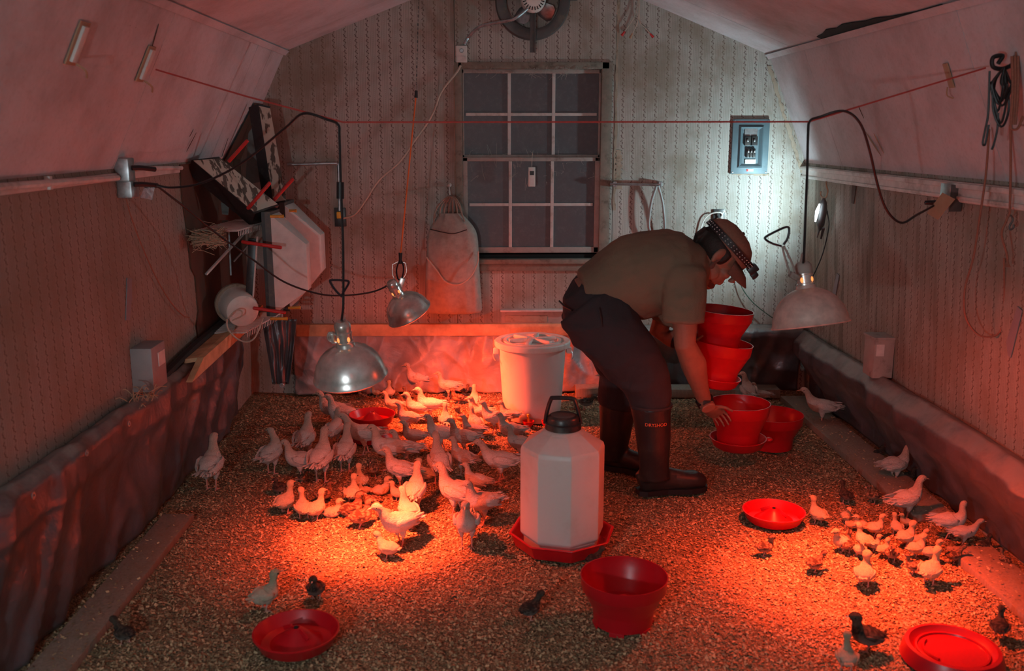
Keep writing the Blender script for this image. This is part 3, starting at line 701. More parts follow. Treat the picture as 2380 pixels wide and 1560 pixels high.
# ================================================================== right wall things
def RW(px, py, d=.02):
    x = XR
    for _ in range(4): q = X(px, py, x-d); x = XR+.085*(1-q.z/1.42)
    return q
t = thing('wall_hook', 'rusty hook under the moulding on the right wall, holding the hand lamp', 'hook', RW(1918, 455))
mb = MB(); mb.tube([RW(1921, 420, .01), RW(1920, 428, .05), RW(1924, 445, .05), RW(1918, 460, .05), RW(1908, 455, .05), RW(1908, 445, .05)], .0045, 6); mb.build('hook', m_tan, t, smooth=True)
LP = Vector((1.93, 5.50, 1.19))
t = thing('hand_lamp', 'hanging hand lamp shining at the back corner, on the right wall hook', 'lamp', RW(1912, 545, .05))
mb = MB(); c0, c1 = RW(1915, 462, .06), RW(1905, 535, .06)
mb.loft([c0, c0.lerp(c1, .12), c0.lerp(c1, .4), c0.lerp(c1, .8), c1], [.008, (.024,.02), (.032,.026), (.028,.022), .008], None, 14); mb.build('lamp_body', m_steeld, t, smooth=True)
mb = MB(); mb.loft([RW(1905, 474, .09), RW(1899, 492, .10), RW(1895, 515, .10)], [.004, (.013,.010), .004], None, 10); 
ml = Mat('lamp_tube_glow', (.9,.95,1)); ml.b.inputs['Emission Color'].default_value = (.8,.93,1,1); ml.b.inputs['Emission Strength'].default_value = 9; ml = ml.m
mb.build('light_tube', ml, t, smooth=True)
for q0, q1 in ((RW(1905, 530, .06), RW(1899, 552, .07)), (RW(1914, 530, .06), RW(1908, 555, .06))):
    mb = MB(); mb.loft([q0, q1], [(.010,.006), (.006,.004)], None, 8); mb.build('clamp_jaw', m_steeld, t, smooth=True)
mb = MB(); mb.tube([RW(1917, 470, .05), RW(1924, 500, .03), RW(1926, 530, .03), RW(1912, 590, .06), RW(1893, 635, .12), RW(1886, 645, .14)], .0035, 6); mb.build('cord', m_black, t, smooth=True)
# green thin wire from cap region to the tarp
mb = MB(); mb.tube([Y(1714, 640, YB-.03), Y(1728, 675, YB-.04), Y(1755, 708, YB-.05), Y(1800, 742, YB-.06), Y(1830, 760, YB-.05)], .003, 5)
tag(mb.build('thin_wire', plain('green_wire', (.02,.07,.04), .6), smooth=True), 'thin dark wire drooping along the back wall toward the right heat lamp', 'wire')
t = thing('utility_box', 'dusty grey utility box on the right wall above the tarpaulin', 'box', (XR, 4.56, .42))
pp = Vector((XR+.0, 4.62, .515)); mb = MB(); mb.box(pp, (.10, .13, .20), bev=.004); mb.build('box_body', m_sash, t, smooth=True)
mb = MB(); mb.box(pp+Vector((-.002, -.0, .104)), (.112, .14, .012), bev=.003); mb.build('lid', m_sash, t, smooth=True)
mb = MB(); mb.box(pp+Vector((-.022, -.067, .045)), (.04, .003, .06)); mb.build('label_plate', m_trim, t)
# junction box + conduit right
jp = Vector((XR-.03, 3.955, 1.355))
t = thing('junction_box', 'dusty junction box on the right wall conduit with a plug in it', 'box', (XR, 3.955, 1.29))
mb = MB(); mb.box(jp, (.055, .075, .11), bev=.004); mb.build('box_body', m_steeld, t, smooth=True)
mb = MB(); mb.box(jp+Vector((-.030, 0, 0)), (.004, .084, .12), bev=.001); mb.build('cover_plate', m_steel, t, smooth=True)
mb = MB(); mb.cyl(jp+Vector((-.03, .0, -.02)), jp+Vector((-.10, .03, -.022)), .012, .009, 10); mb.build('plug', m_black, t, smooth=True)
mb = MB(); mb.tube([(XR-.018, 3.9, 1.35), (XR-.018, 2.4, 1.36)], .011, 8, smooth=False)
tag(mb.build('conduit_pipe', m_trim, smooth=True), 'conduit pipe running along the right wall under the moulding', 'pipe')
pA = RW(2190, 448, .12); mb = MB(); mb.slab([pA, pA+Vector((.01, -.09, -.02)), pA+Vector((-.01, .0, -.11)), pA+Vector((-.02, .08, -.09))], (.002, 0, 0))
tag(mb.build('cord_tag', m_tan), 'small brown paper tag on the cord by the right junction box', 'tag')
# duct tape strips on the right wall
def tape(label, poly, wallx, th=.003, name='tape_strip', mat=None):
    mb = MB(); mb.slab([(RW(px, py, .002) if wallx > 0 else X(px, py, wallx)) for px, py in poly], (-th if wallx > 0 else th, 0, 0))
    return tag(mb.build(name, mat or m_steeld), label, 'tape')
m_duct = plain('duct_tape_grey', (.24,.23,.25), .5)
tape('grey tape strip on the right wall near the picture edge', [(2366, 712), (2377, 722), (2358, 800), (2350, 832), (2344, 826), (2340, 795)], XR-.001, mat=m_duct)
tape('narrow grey tape strip on the right wall behind the heat lamp', [(1946, 635), (1951, 640), (1942, 690), (1934, 688)], XR-.001, mat=m_duct)
tape('dark torn strip hole in the wallpaper under the right moulding', [(1983, 412), (1991, 412), (1989, 440), (1984, 474), (1979, 472), (1980, 440)], XR-.001, .001, 'wallpaper_tear', m_brown)
tape('grey tape strip peeling off the left wall', [(294, 647), (304, 647), (305, 690), (300, 744), (291, 745), (293, 690)], XL+.001, .004, mat=m_duct)
# ================================================================== left wall things
def LW(px, py, d=.02): return X(px, py, XL+d)
jq = Vector((XL+.03, 3.95, 1.45))
t = thing('junction_box', 'galvanised double junction box on the left wall conduit with two plugs', 'box', (XL, 3.95, 1.34))
mb = MB(); mb.box(jq+Vector((0, .0, .025)), (.06, .075, .095), bev=.008); mb.box(jq+Vector((0, .02, -.055)), (.06, .085, .07), bev=.008); mb.build('box_body', m_steel, t, smooth=True)
for dz, ty in ((.032, 0), (-.035, .01)):
    mb = MB(); mb.tube([jq+Vector((.03, ty, dz)), jq+Vector((.06, ty+.02, dz)), jq+Vector((.10, ty+.07, dz-.008))], .010, 8); mb.build('plug', m_black, t, smooth=True)
mb = MB(); mb.tube([(XL+.018, 3.9, 1.445), (XL+.018, 2.2, 1.472)], .0125, 8, smooth=False)
mb.tube([(XL+.018, 4.02, 1.478), (XL+.018, 4.72, 1.455)], .010, 8, smooth=False)
mb.box((XL+.012, 3.30, 1.455), (.02, .02, .045))
tag(mb.build('conduit_pipe', m_trim, smooth=True), 'conduit pipe running along the left wall to the junction box', 'pipe')
# foil tag
pA = Y(338, 428, 4.0); mb = MB(); b_ = [pA, Y(360, 432, 4.02), Y(354, 465, 4.0), Y(326, 459, 3.97)]
mb.slab(b_, (0, .002, 0)); tag(mb.build('foil_tag', plain('crumpled_foil', (.75,.78,.82), .25, 1.0, scale=60, bump=1.0)), 'shiny foil tag hanging from the cord at the left junction box', 'tag')
# meter box on the left wall
pp = Vector((XL+.045, 4.0, .64)); t = thing('utility_box', 'grey metal utility box with a pink label low on the left wall', 'box', (XL, 4.0, .52))
mb = MB(); mb.box(pp, (.09, .17, .19), bev=.004); mb.build('box_body', plain('box_grey', (.30,.30,.30), .6, .2, dirt=(.22,.17,.14)), t, smooth=True)
mb = MB(); mb.box(pp+Vector((.0465, .03, .03)), (.003, .08, .06)); mb.build('label_plate', m_trim, t)
# crumpled leaf/straw by it
rs = random.Random(12); mb = MB()
for k in range(34):
    c = LW(328, 928, .12)+Vector((rs.gauss(0, .02), rs.gauss(0, .04), rs.gauss(.0, .01))); d = Vector((rs.gauss(0, .03), rs.gauss(0, .04), abs(rs.gauss(0, .02))))
    mb.tube([c, c+d*.6+Vector((0,0,.01)), c+d], .002, 4, res=2)
tag(mb.build('straw_tuft', m_tan), 'tuft of dry straw caught on the left tarpaulin ledge under the grey box', 'straw')
# brackets on left slope
def slope_patch(px, py, label):
    p = PL(px, py, (XL, KL), KINK_L); ax = (Vector((KINK_L[0], 0, KINK_L[1]))-Vector((XL, 0, KL))).normalized(); nn = Vector((ax.z, 0, -ax.x)); Mx = Matrix((ax, Vector((0,1,0)), nn)).transposed()
    t = thing('ceiling_bracket', label, 'bracket', p)
    mb = MB(); mb.box(p+nn*.003, (.145, .075, .006), Mx, bev=.002); mb.build('backing', m_tan, t, smooth=True)
    mb = MB(); mb.box(p+nn*.010, (.12, .038, .012), Mx, bev=.003); mb.build('plate', m_trim, t, smooth=True)
    mb = MB(); q = p-ax*.06+nn*.02; mb.tube([q, q+Vector((.02, .02, -.02)), q+Vector((.01, .05, -.04))], .004, 5); mb.build('hook', m_tan, t, smooth=True)
    return p
pS = slope_patch(337, 148, 'torn white bracket on the left ceiling slope where the twine ends')
slope_patch(178, 100, 'peeling white patch on the left ceiling slope nearest the left picture edge')
# string across the room
sl = pS+Vector((.03, .03, -.02)); s1 = Y(797, 284, 3.5); s2 = Y(1880, 283, 3.43); s3 = PL(2310, 158, (XR, KR), KINK_R)+Vector((-.03, 0, 0))
mb = MB(); mb.tube([sl, sl.lerp(s1, .5)+Vector((0,0,-.005)), s1, s1.lerp(s2, .5), s2, s2.lerp(s3, .5), s3], .0035, 6, smooth=False)
tag(mb.build('twine_line', m_twine, smooth=True), 'red twine stretched across the whole room holding the lamp cords', 'twine')
# bracket on the right slope
p = PL(2207, 175, (XR, KR), KINK_R); t = thing('ceiling_bracket', 'narrow tan bracket on the right ceiling slope beside the twine', 'bracket', p)
axr = (Vector((KINK_R[0], 0, KINK_R[1]))-Vector((XR, 0, KR))).normalized(); nnr = Vector((-axr.z, 0, axr.x)); nnr = nnr if nnr.x < 0 else -nnr
Mr = Matrix((axr, Vector((0,1,0)), nnr)).transposed()
mb = MB(); mb.box(p+nnr*.004, (.10, .035, .008), Mr, bev=.002); mb.build('plate', m_tan, t, smooth=True)
mb = MB(); mb.tube([p-axr*.04+nnr*.02, p-axr*.07+nnr*.03, p-axr*.09+nnr*.01], .003, 5); mb.build('hook', m_tan, t, smooth=True)
# rope bundle on the right slope
pk = PL(2352, 135, (XR, KR), KINK_R)+nnr*.02
t = thing('rope_bundle', 'bundle of dark cords and a black carabiner loop hung from the right ceiling slope', 'rope', pk)
mb = MB(); mb.tube([pk+nnr*.03, Y(2330, 130, pk.y), Y(2308, 134, pk.y), Y(2308, 155, pk.y), Y(2330, 160, pk.y), Y(2355, 150, pk.y)], .0075, 8, res=6); mb.build('carabiner', m_black, t, smooth=True)
mb = MB(); rs = random.Random(8); yy = pk.y+.02
for k in range(7):
    a = 2306+rs.uniform(-4, 14); b = 2338+rs.uniform(-8, 14); d = 265+rs.uniform(-45, 35)
    y_ = yy-rs.uniform(0, .05); mb.tube([Y(2332, 158, y_), Y(a, 190, y_), Y(a-2, d-35, y_), Y((a+b)/2, d+rs.uniform(0, 20), y_-.01), Y(b, d-35, y_), Y(b-4, 190, y_), Y(2334, 158, y_)], .0038, 6, res=5)
mb.tube([Y(2320, 262, yy-.03), Y(2318, 300, yy-.03), Y(2310, 335, yy-.03), Y(2305, 348, yy-.03)], .0035, 6)
mb.tube([Y(2300, 165, yy-.03), Y(2297, 260, yy-.03), Y(2290, 300, yy-.03), Y(2284, 332, yy-.03), Y(2290, 335, yy-.03), Y(2298, 290, yy-.03)], .0035, 6)
mb.build('coiled_cord', m_black, t, smooth=True)
mb = MB(); mb.tube([Y(2362, 120, yy-.05), Y(2355, 200, yy-.05), Y(2350, 285, yy-.05), Y(2352, 300, yy-.05), Y(2366, 298, yy-.05), Y(2378, 270, yy-.05)], .0045, 6, res=5)
for k in range(3): mb.tube([Y(2352+k*7, 130, yy-.06), Y(2354+k*6, 200, yy-.06), Y(2350+k*5, 290, yy-.06)], .005, 6)
mb.build('red_cord', m_rope, t, smooth=True)
# hanging red rope loop
mb = MB(); yy = 3.55
mb.tube([Y(2299, 300, yy), Y(2292, 400, yy), Y(2278, 500, yy+.02), Y(2262, 600, yy+.04), Y(2243, 670, yy+.06), Y(2244, 735, yy+.06), Y(2270, 775, yy+.06), Y(2300, 783, yy+.05), Y(2325, 770, yy+.04), Y(2334, 720, yy+.03), Y(2334, 600, yy+.02)], .0042, 6, res=6)
tag(mb.build('rope_loop', m_rope, smooth=True), 'long drooping loop of red-brown rope against the right wall', 'rope')
t = thing('hanging_hook', 'S hook with a frayed red rope end hanging by the right picture edge', 'hook', Y(2350, 560, 3.45))
mb = MB(); mb.tube([Y(2349, 290, 3.45), Y(2349, 400, 3.45), Y(2347, 495, 3.45)], .0045, 6); mb.tube([Y(2347, 495, 3.45), Y(2336, 520, 3.45), Y(2328, 545, 3.45), Y(2340, 590, 3.45), Y(2342, 612, 3.45)], .0042, 6)
for k in range(5): mb.tube([Y(2341, 608, 3.45), Y(2336+3*k, 621, 3.45)], .0025, 4, smooth=False)
mb.build('red_cord', m_rope, t, smooth=True)
mb = MB(); mb.tube([Y(2343, 500, 3.45), Y(2350, 502, 3.45), Y(2354, 512, 3.45), Y(2346, 526, 3.45), Y(2348, 534, 3.45), Y(2355, 530, 3.45), Y(2356, 522, 3.45)], .0035, 6); mb.build('hook', m_steeld, t, smooth=True)

# ================================================================== heat lamps
def frame_to(axis, pos):
    z = Vector(axis).normalized(); x = Vector((1,0,0)); x = (x-z*x.dot(z)).normalized(); y = z.cross(x)
    return Matrix((x, y, z)).transposed()
m_inner = plain('reflector_inside', (.80,.78,.76), .28, 1.0, scale=20)
M = Mat('red_heat_bulb', (.6,.01,.01), .2); M.b.inputs['Emission Color'].default_value = (1,.13,.03,1); M.b.inputs['Emission Strength'].default_value = 14; m_bulb = M.m
M = Mat('hot_vent_glow', (.6,.2,.1), .4); M.b.inputs['Emission Color'].default_value = (1,.32,.08,1); M.b.inputs['Emission Strength'].default_value = 1.3; m_vent = M.m
m_wire_loop = plain('black_wire_handle', (.015,.012,.02), .4)
def heat_lamp(pos, up, label, power, mat, key, rad=.137, depth=.125):
    pos = Vector(pos); M = frame_to(up, pos)
    t = thing('heat_lamp', label, 'lamp', pos)
    prof = [(rad+.003, -.004), (rad+.005, 0), (rad, .006), (rad*.97, depth*.22), (rad*.90, depth*.44), (rad*.78, depth*.65), (rad*.60, depth*.83), (rad*.40, depth*.95), (rad*.27, depth), (rad*.25, depth+.012)]
    inn = [(r-.0018, z-.0015) for r, z in prof]; inn[0] = (rad+.0005, -.004)
    mb = MB(); mb.lathe(prof+inn[::-1], 56, pos, M, close=True); rf = mb.build('reflector', mat, t, smooth=True)
    d = depth
    mb = MB(); mb.lathe([(.034, d+.008), (.034, d+.018), (.030, d+.020), (.030, d+.05), (.033, d+.052), (.033, d+.056), (.0001, d+.056)], 24, pos, M); mb.build('neck', m_metal, t, smooth=True)
    mb = MB(); mb.lathe([(.026, d+.05), (.031, d+.056), (.031, d+.085), (.027, d+.092), (.020, d+.10), (.0001, d+.10)], 24, pos, M); sk = mb.build('socket', mat if key != 'right' else m_sash, t, smooth=True)
    for a in (-50, -130, -90+180):
        c = pos+M @ Vector((cos(R(a))*.0295, sin(R(a))*.0295, d+.032)); mb = MB(); mb.ell(c, (.006, .004, .010), M @ rotM('Z', a+90)); mb.build('vent_hole', m_vent if a != -90 else m_dark, t, smooth=True)
    mb = MB(); mb.lathe([(.0001, d*.25), (.03, d*.27), (.052, d*.42), (.056, d*.58), (.045, d*.78), (.022, d*.98), (.020, d+.04), (.0001, d+.04)], 24, pos, M); mb.build('bulb', m_bulb, t, smooth=True)
    for pw_, sp_ in ((power[0], 66), (power[1], 112)):
        lo = light('lamp_glow', 'SPOT', (M @ Vector((0, 0, d*.12))), pw_, RED, .04, aim=(M @ Vector((0, 0, -1))), spot=sp_, blend=1.0); lo.parent = t
    lo = light('lamp_spill', 'POINT', (M @ Vector((0, 0, d*.10))), power[2], RED, .045); lo.parent = t
    return t, M
L1 = Y(815, 873, 3.5); t1, M1 = heat_lamp(L1, (-.09, -.20, 1), 'spun metal heat lamp hanging over the flock on the left, its lower rim toward us', LAMP_W['left'], m_metal, 'left')
L2 = Y(1884, 754, 3.43); t2, M2 = heat_lamp(L2, (-.13, .20, 1), 'dusty pinkish heat lamp at right, over the chick cluster', LAMP_W['right'], m_metal_d, 'right', .140, .135)
L3 = Y(951, 728, 5.15); t3, M3 = heat_lamp(L3, (-.50, -.30, 1), 'smaller-looking tilted heat lamp at the back beside the hanging sack', LAMP_W['back'], m_metal, 'back', .126, .118)
# guard, clamp and handle parts
def bits(t, M, pos, loop, cordpts, d=.125):
    top = pos+M @ Vector((0, 0, d+.095))
    mb = MB(); mb.tube(loop, .0045, 6, res=5); mb.build('wire_handle', m_wire_loop, t, smooth=True)
    mb = MB(); mb.tube(cordpts, .0048, 7, res=6); mb.build('cord', m_black, t, smooth=True)
    return top
y1 = L1.y
top1 = L1+M1 @ Vector((0, 0, .225))
bits(t1, M1, L1, [Y(795, 690, y1), Y(780, 675, y1), Y(767, 655, y1), Y(772, 651, y1), Y(800, 652, y1), Y(811, 656, y1), Y(803, 672, y1), Y(793, 688, y1)],
     [top1, Y(798, 700, y1), Y(797, 560, y1), Y(792, 430, y1), Y(789, 320, y1), Y(786, 290, y1), Y(760, 278, y1+.02), Y(705, 264, y1+.05), Y(660, 300, y1+.15), Y(560, 380, y1+.3), Y(470, 425, y1+.4), Y(400, 436, y1+.45), Y(362, 430, 4.02), jq+Vector((.10, .08, -.043))])
mb = MB(); mb.cyl(top1-Vector((0,0,.01)), Y(799, 735, y1), .010, .0065, 10); mb.build('strain_relief', m_trim, t1, smooth=True)
mb = MB(); mb.cyl(Y(791, 423, y1), Y(791, 462, y1), .014, .014, 10); mb.build('inline_switch', m_black, t1, smooth=True)
mb = MB()
for sx in (-.028, -.035): mb.tube([L1+M1 @ Vector((sx, -.02, .15)), L1+M1 @ Vector((sx-.02, -.03, .17)), L1+M1 @ Vector((sx-.012, -.03, .195)), L1+M1 @ Vector((sx, -.02, .18))], .004, 6)
mb.box(L1+M1 @ Vector((-.038, -.02, .17)), (.012, .03, .04), M1, bev=.003); mb.build('clamp', m_metal, t1, smooth=True)
y2 = L2.y; top2 = L2+M2 @ Vector((0, 0, .235))
bits(t2, M2, L2, [Y(1816, 572, y2), Y(1795, 566, y2), Y(1779, 556, y2), Y(1784, 548, y2), Y(1826, 528, y2), Y(1834, 535, y2), Y(1830, 555, y2), Y(1821, 569, y2)],
     [top2, Y(1868, 600, y2), Y(1872, 500, y2), Y(1876, 400, y2), Y(1878, 310, y2), Y(1882, 282, y2), Y(1905, 272, y2), Y(1960, 258, y2-.02), Y(1998, 285, y2), Y(2020, 345, y2+.05), Y(2040, 430, y2+.15), Y(2062, 490, y2+.2), Y(2095, 518, y2+.25), Y(2130, 500, y2+.35), Y(2175, 474, 3.93), jp+Vector((-.10, .03, -.022))])
mb = MB(); mb.cyl(top2-Vector((0,0,.01)), Y(1867, 590, y2), .011, .007, 10); mb.build('strain_relief', m_sash, t2, smooth=True)
mb = MB(); mb.tube([Y(1818, 573, y2), Y(1825, 600, y2), Y(1838, 640, y2), Y(1850, 650, y2)], .004, 6); mb.tube([Y(1822, 572, y2), Y(1840, 610, y2), Y(1850, 640, y2)], .004, 6)
mb.box(Y(1845, 642, y2), (.035, .03, .022), rotM('Y', 30), bev=.004); mb.build('clamp', m_sash, t2, smooth=True)
y3 = L3.y; top3 = L3+M3 @ Vector((0, 0, .215))
bits(t3, M3, L3, [Y(931, 600, y3), Y(922, 625, y3), Y(925, 648, y3), Y(934, 648, y3), Y(938, 622, y3), Y(931, 600, y3)],
     [top3, Y(895, 667, y3-.02), Y(860, 680, y3-.1), Y(800, 687, y3-.2), Y(740, 683, y3-.3), Y(660, 655, y3-.4), Y(590, 605, y3-.5), Y(500, 540, y3-.7), Y(440, 490, y3-.9), Y(395, 455, 4.1), jq+Vector((.10, .08, -.045))])
mb = MB(); mb.tube([Y(912, 615, y3), Y(913, 640, y3), Y(922, 655, y3)], .0022, 5); mb.tube([Y(943, 612, y3), Y(944, 635, y3), Y(930, 655, y3)], .0022, 5); mb.tube([Y(912, 615, y3), Y(928, 608, y3), Y(943, 612, y3)], .0022, 5)
mb.box(Y(932, 660, y3), (.03, .02, .07), rotM('Y', 20), bev=.004); mb.build('clamp', m_metal, t3, smooth=True)

# ================================================================== corner stack at left
m_chip_w = Mat('chipped_white_paint', rough=.75); n = m_chip_w.noise(6, 3, .6, sc=(3.2,3.2,1.2)); m_chip_w.col(m_chip_w.mix(n.step(.52,.56)*.9, (.50,.46,.38), (.05,.035,.025))); m_chip_w.bump(n, .3, .004); m_chip_w = m_chip_w.m
def painted_frame(label, quad, back, mat_side):
    """quad: four world points of the painted face; back: thickness vector"""
    t = thing('painted_frame', label, 'frame', quad[0])
    mb = MB(); mb.slab(quad, Vector(back)*.06); mb.build('painted_face', m_chip_w, t)
    c = sum((Vector(q) for q in quad), Vector())/4
    big = [c+(Vector(q)-c)*1.0+(Vector(q)-c).normalized()*.012 for q in quad]
    mb = MB(); mb.slab([q+Vector(back)*.03 for q in big], Vector(back)); mb.build('black_body', m_blackp, t)
    return t
q = [Y(602, 246, 5.55), Y(628, 252, 5.55), Y(665, 465, 5.50), Y(636, 470, 5.50)]
painted_frame('upright chipped white frame with black edges leaning in the left corner', q, (-.06, .02, -.02), None)
q = [Y(450, 373, 4.85), Y(512, 368, 5.05), Y(645, 474, 5.28), Y(590, 492, 5.08)]
painted_frame('slanted chipped white frame with black edges below the ceiling edge, left', q, (-.04, .06, -.07), None)
# dark opening in the left wall
mb = MB(); rs = random.Random(3); P_ = [(4.74, 1.47), (4.74, 1.3), (4.78, 1.15), (4.80, .95), (4.86, .9), (4.87, .72), (4.82, .65), (4.84, .55), (4.9, .44), (5.90, .40), (5.90, 1.47)]
mb.slab([(XL+.002, y, z) for y, z in P_], (.006, 0, 0)); tag(mb.build('brown_backboard', m_brown, origin=(XL, 5.3, .9)), 'dark brown board with a torn edge covering the left wall in the corner', 'board')
mb = MB(); mb.slab([(XL+.02, 5.0, 1.47), (XL+.3, 5.0, 2.02), (XL+.3, 5.88, 2.05), (XL+.02, 5.88, 1.47)], (.006, 0, -.004))
c1_ = [PL(578, 300, (XL, KL), KINK_L), PL(634, 242, (XL, KL), KINK_L)]
bpm = MB(); nn_ = Vector((.9, 0, -.41)).normalized()*.005
a_ = PL(590, 238, (XL, KL), KINK_L); b_ = PL(520, 372, (XL, KL), KINK_L); c_ = Vector((XL+.005, 5.88, KL+.01)); d_ = Vector((a_.x+.0, 5.88, a_.z))
bpm.slab([a_+nn_, b_+nn_, c_+nn_, d_+nn_], nn_); tag(bpm.build('brown_backboard', m_brown, origin=b_), 'dark brown board on the left ceiling slope behind the upright frame', 'board')
m_pane = plain('greenish_pane', (.16,.20,.19), .3, dirt=(.08,.08,.07))
t = thing('old_window_sash', 'dark old window sash with greenish panes leaning behind the frames, left corner', 'window', Y(560, 520, 5.6))
for qd in ([(577, 310), (600, 275), (612, 300), (618, 420), (570, 430)], [(513, 470), (532, 480), (530, 500), (516, 498)], [(515, 512), (530, 512), (534, 532), (518, 532)]):
    mb = MB(); mb.slab([Y(a, b, 5.72 if a > 550 else 5.35) for a, b in qd], (0, .006, 0)); mb.build('pane', m_pane, t)
mb = MB(); mb.beam(Y(532, 532, 5.3), Y(537, 640, 5.3), .008, .008); mb.build('rod', m_steel, t)
mb = MB(); mb.beam(Y(479, 638, 4.98), Y(584, 524, 5.3), .012, .010); mb.build('diagonal_brace', m_trim, t)
mb = MB(); mb.beam(Y(543, 608, 5.35), Y(575, 572, 5.4), .012, .008); mb.build('brace', m_steel, t)
# dome covers
m_dome = plain('cloudy_plastic', (.66,.64,.61), .32, dirt=(.34,.29,.25), dscale=5, scale=12, Transmission_Weight=0.0)
def dome_cover(label, fc, pk, thick_dir, pegs):
    """fc: outline of the mounting rim (world pts, ring); pk: outline of the raised face"""
    t = thing('dome_cover', label, 'cover', fc[-1])
    n = len(fc); mb = MB()
    mb.add(list(fc)+list(pk), [(i, (i+1) % n, (i+1) % n+n, i+n) for i in range(n)]+[tuple(range(n, 2*n))])
    d = mb.build('dome', m_dome, t); d.modifiers.new('s', 'SOLIDIFY').thickness = .004
    bv = d.modifiers.new('b', 'BEVEL'); bv.width = .012; bv.segments = 3; bv.limit_method = 'ANGLE'
    for p_ in d.data.polygons: p_.use_smooth = True
    mb = MB(); c = sum((Vector(x) for x in fc), Vector())/n
    outer = [c+(Vector(x)-c)*1.06 for x in fc]; td = Vector(thick_dir)
    vs = outer+[Vector(x) for x in fc]+[x+td for x in outer]+[Vector(x)+td for x in fc]
    fs = []
    for i in range(n):
        j = (i+1) % n; fs += [(i, j, j+n, i+n), (i+2*n, i+3*n, j+3*n, j+2*n), (i, i+2*n, j+2*n, j), (i+n, j+n, j+3*n, i+3*n)]
    mb.add(vs, fs); mb.build('rim_frame', m_steeld, t)
    mb = MB(); mb.slab([Vector(x)+td for x in outer], td*.6); mb.build('back_panel', m_blackp, t)
    for a, b in pegs:
        mb = MB(); mb.cyl(a, b, .008, .008, 10); pg = mb.build('peg', m_pegy, t, smooth=True)
        mb = MB(); dd = (Vector(b)-Vector(a)).normalized(); mb.cyl(Vector(b)-dd*.006, Vector(b)+dd*.003, .0095, .0095, 10); mb.build('peg_cap', m_pegy, pg, smooth=True)
    return t
# far cover (behind) then near cover; both face right (+x), rims lie in planes of constant x
xr = lambda px, py, x: X(px, py, x)
xa = -1.205
fcN = [Y(634, 500, 5.20), Y(634, 728, 5.20), Y(650, 722, 5.62), Y(650, 488, 5.62)]
pkN = [Y(712, 566, 5.26), Y(716, 668, 5.28), Y(716, 668, 5.50)+Vector((.0,0,.015)), Y(712, 566, 5.50)+Vector((0,0,.01))]
def cover(x0, y0, y1, z0, z1, dx, cz0, cz1, inset):
    f = [Vector((x0, y0, z1)), Vector((x0, y0, z0)), Vector((x0, y1, z0)), Vector((x0, y1, z1))]
    k = [Vector((x0+dx, y0+inset, cz1)), Vector((x0+dx, y0+inset, cz0)), Vector((x0+dx, y1-inset, cz0)), Vector((x0+dx, y1-inset, cz1))]
    return f, k
def yz(px, py, x): p = X(px, py, x); return p
zA = Y(634, 500, 5.1).z; zB = Y(634, 728, 5.1).z; x0 = Y(634, 600, 5.1).x
pkx = Y(716, 600, 5.2).x
f, k = cover(x0, 5.10, 5.32, zB, zA, pkx-x0-.0, Y(716, 672, 5.2).z, Y(716, 566, 5.2).z, .06)
dome_cover('cloudy plastic dome cover standing on edge in the left corner, nearer one with red rods', f, k, (-.03, 0, 0), [(Y(628, 503, 5.08), Y(658, 503, 5.08)), (Y(628, 741, 5.08), Y(667, 741, 5.08))])
zA = Y(672, 478, 5.5).z; zB = Y(672, 716, 5.5).z; x0b = Y(668, 600, 5.5).x; pkx = Y(750, 600, 5.6).x
f, k = cover(x0b, 5.50, 5.76, zB, zA, pkx-x0b, Y(750, 628, 5.6).z, Y(750, 545, 5.6).z, .06)
dome_cover('cloudy plastic dome cover standing on edge against the back wall, behind the nearer one', f, k, (-.03, 0, 0), [(Y(672, 490, 5.45), Y(688, 490, 5.45)), (Y(670, 716, 5.45), Y(697, 715, 5.45))])
def rod(label, a, b):
    mb = MB(); a = Vector(a); b = Vector(b); mb.loft([a, a.lerp(b, .02), a.lerp(b, .98), b], [.006, .0095, .0095, .006], None, 10)
    tag(mb.build('red_rod', m_redp, smooth=True, origin=a), label, 'rod')
rod('red rod sticking up at the top end of the slanted frame', Y(531, 376, 4.98), Y(576, 326, 4.95))
rod('red rod rising from the lower end of the slanted frame', Y(575, 486, 5.02), Y(628, 424, 4.98))
rod('red rod leaning right, between the upright frame and the dome covers', Y(636, 466, 5.32), Y(682, 415, 5.30))
rod('horizontal red rod across the middle of the nearer dome cover', Y(561, 562, 5.0), Y(655, 576, 5.0))
rod('horizontal red rod at the bottom edge of the nearer dome cover', Y(588, 716, 5.0), Y(664, 727, 5.0))
# black post with white edge
t = thing('black_post', 'black upright post with a pale edge strip beside the dome covers', 'post', Y(578, 738, 5.05))
mb = MB(); mb.beam(Y(578, 735, 5.08), Y(588, 555, 5.08), .04, .035, up=(0,1,0), bev=.002); mb.build('post', m_blackp, t, smooth=True)
mb = MB(); mb.beam(Y(586, 730, 5.05), Y(598, 550, 5.05), .008, .008, up=(0,1,0)); mb.build('edge_strip', m_trim, t)
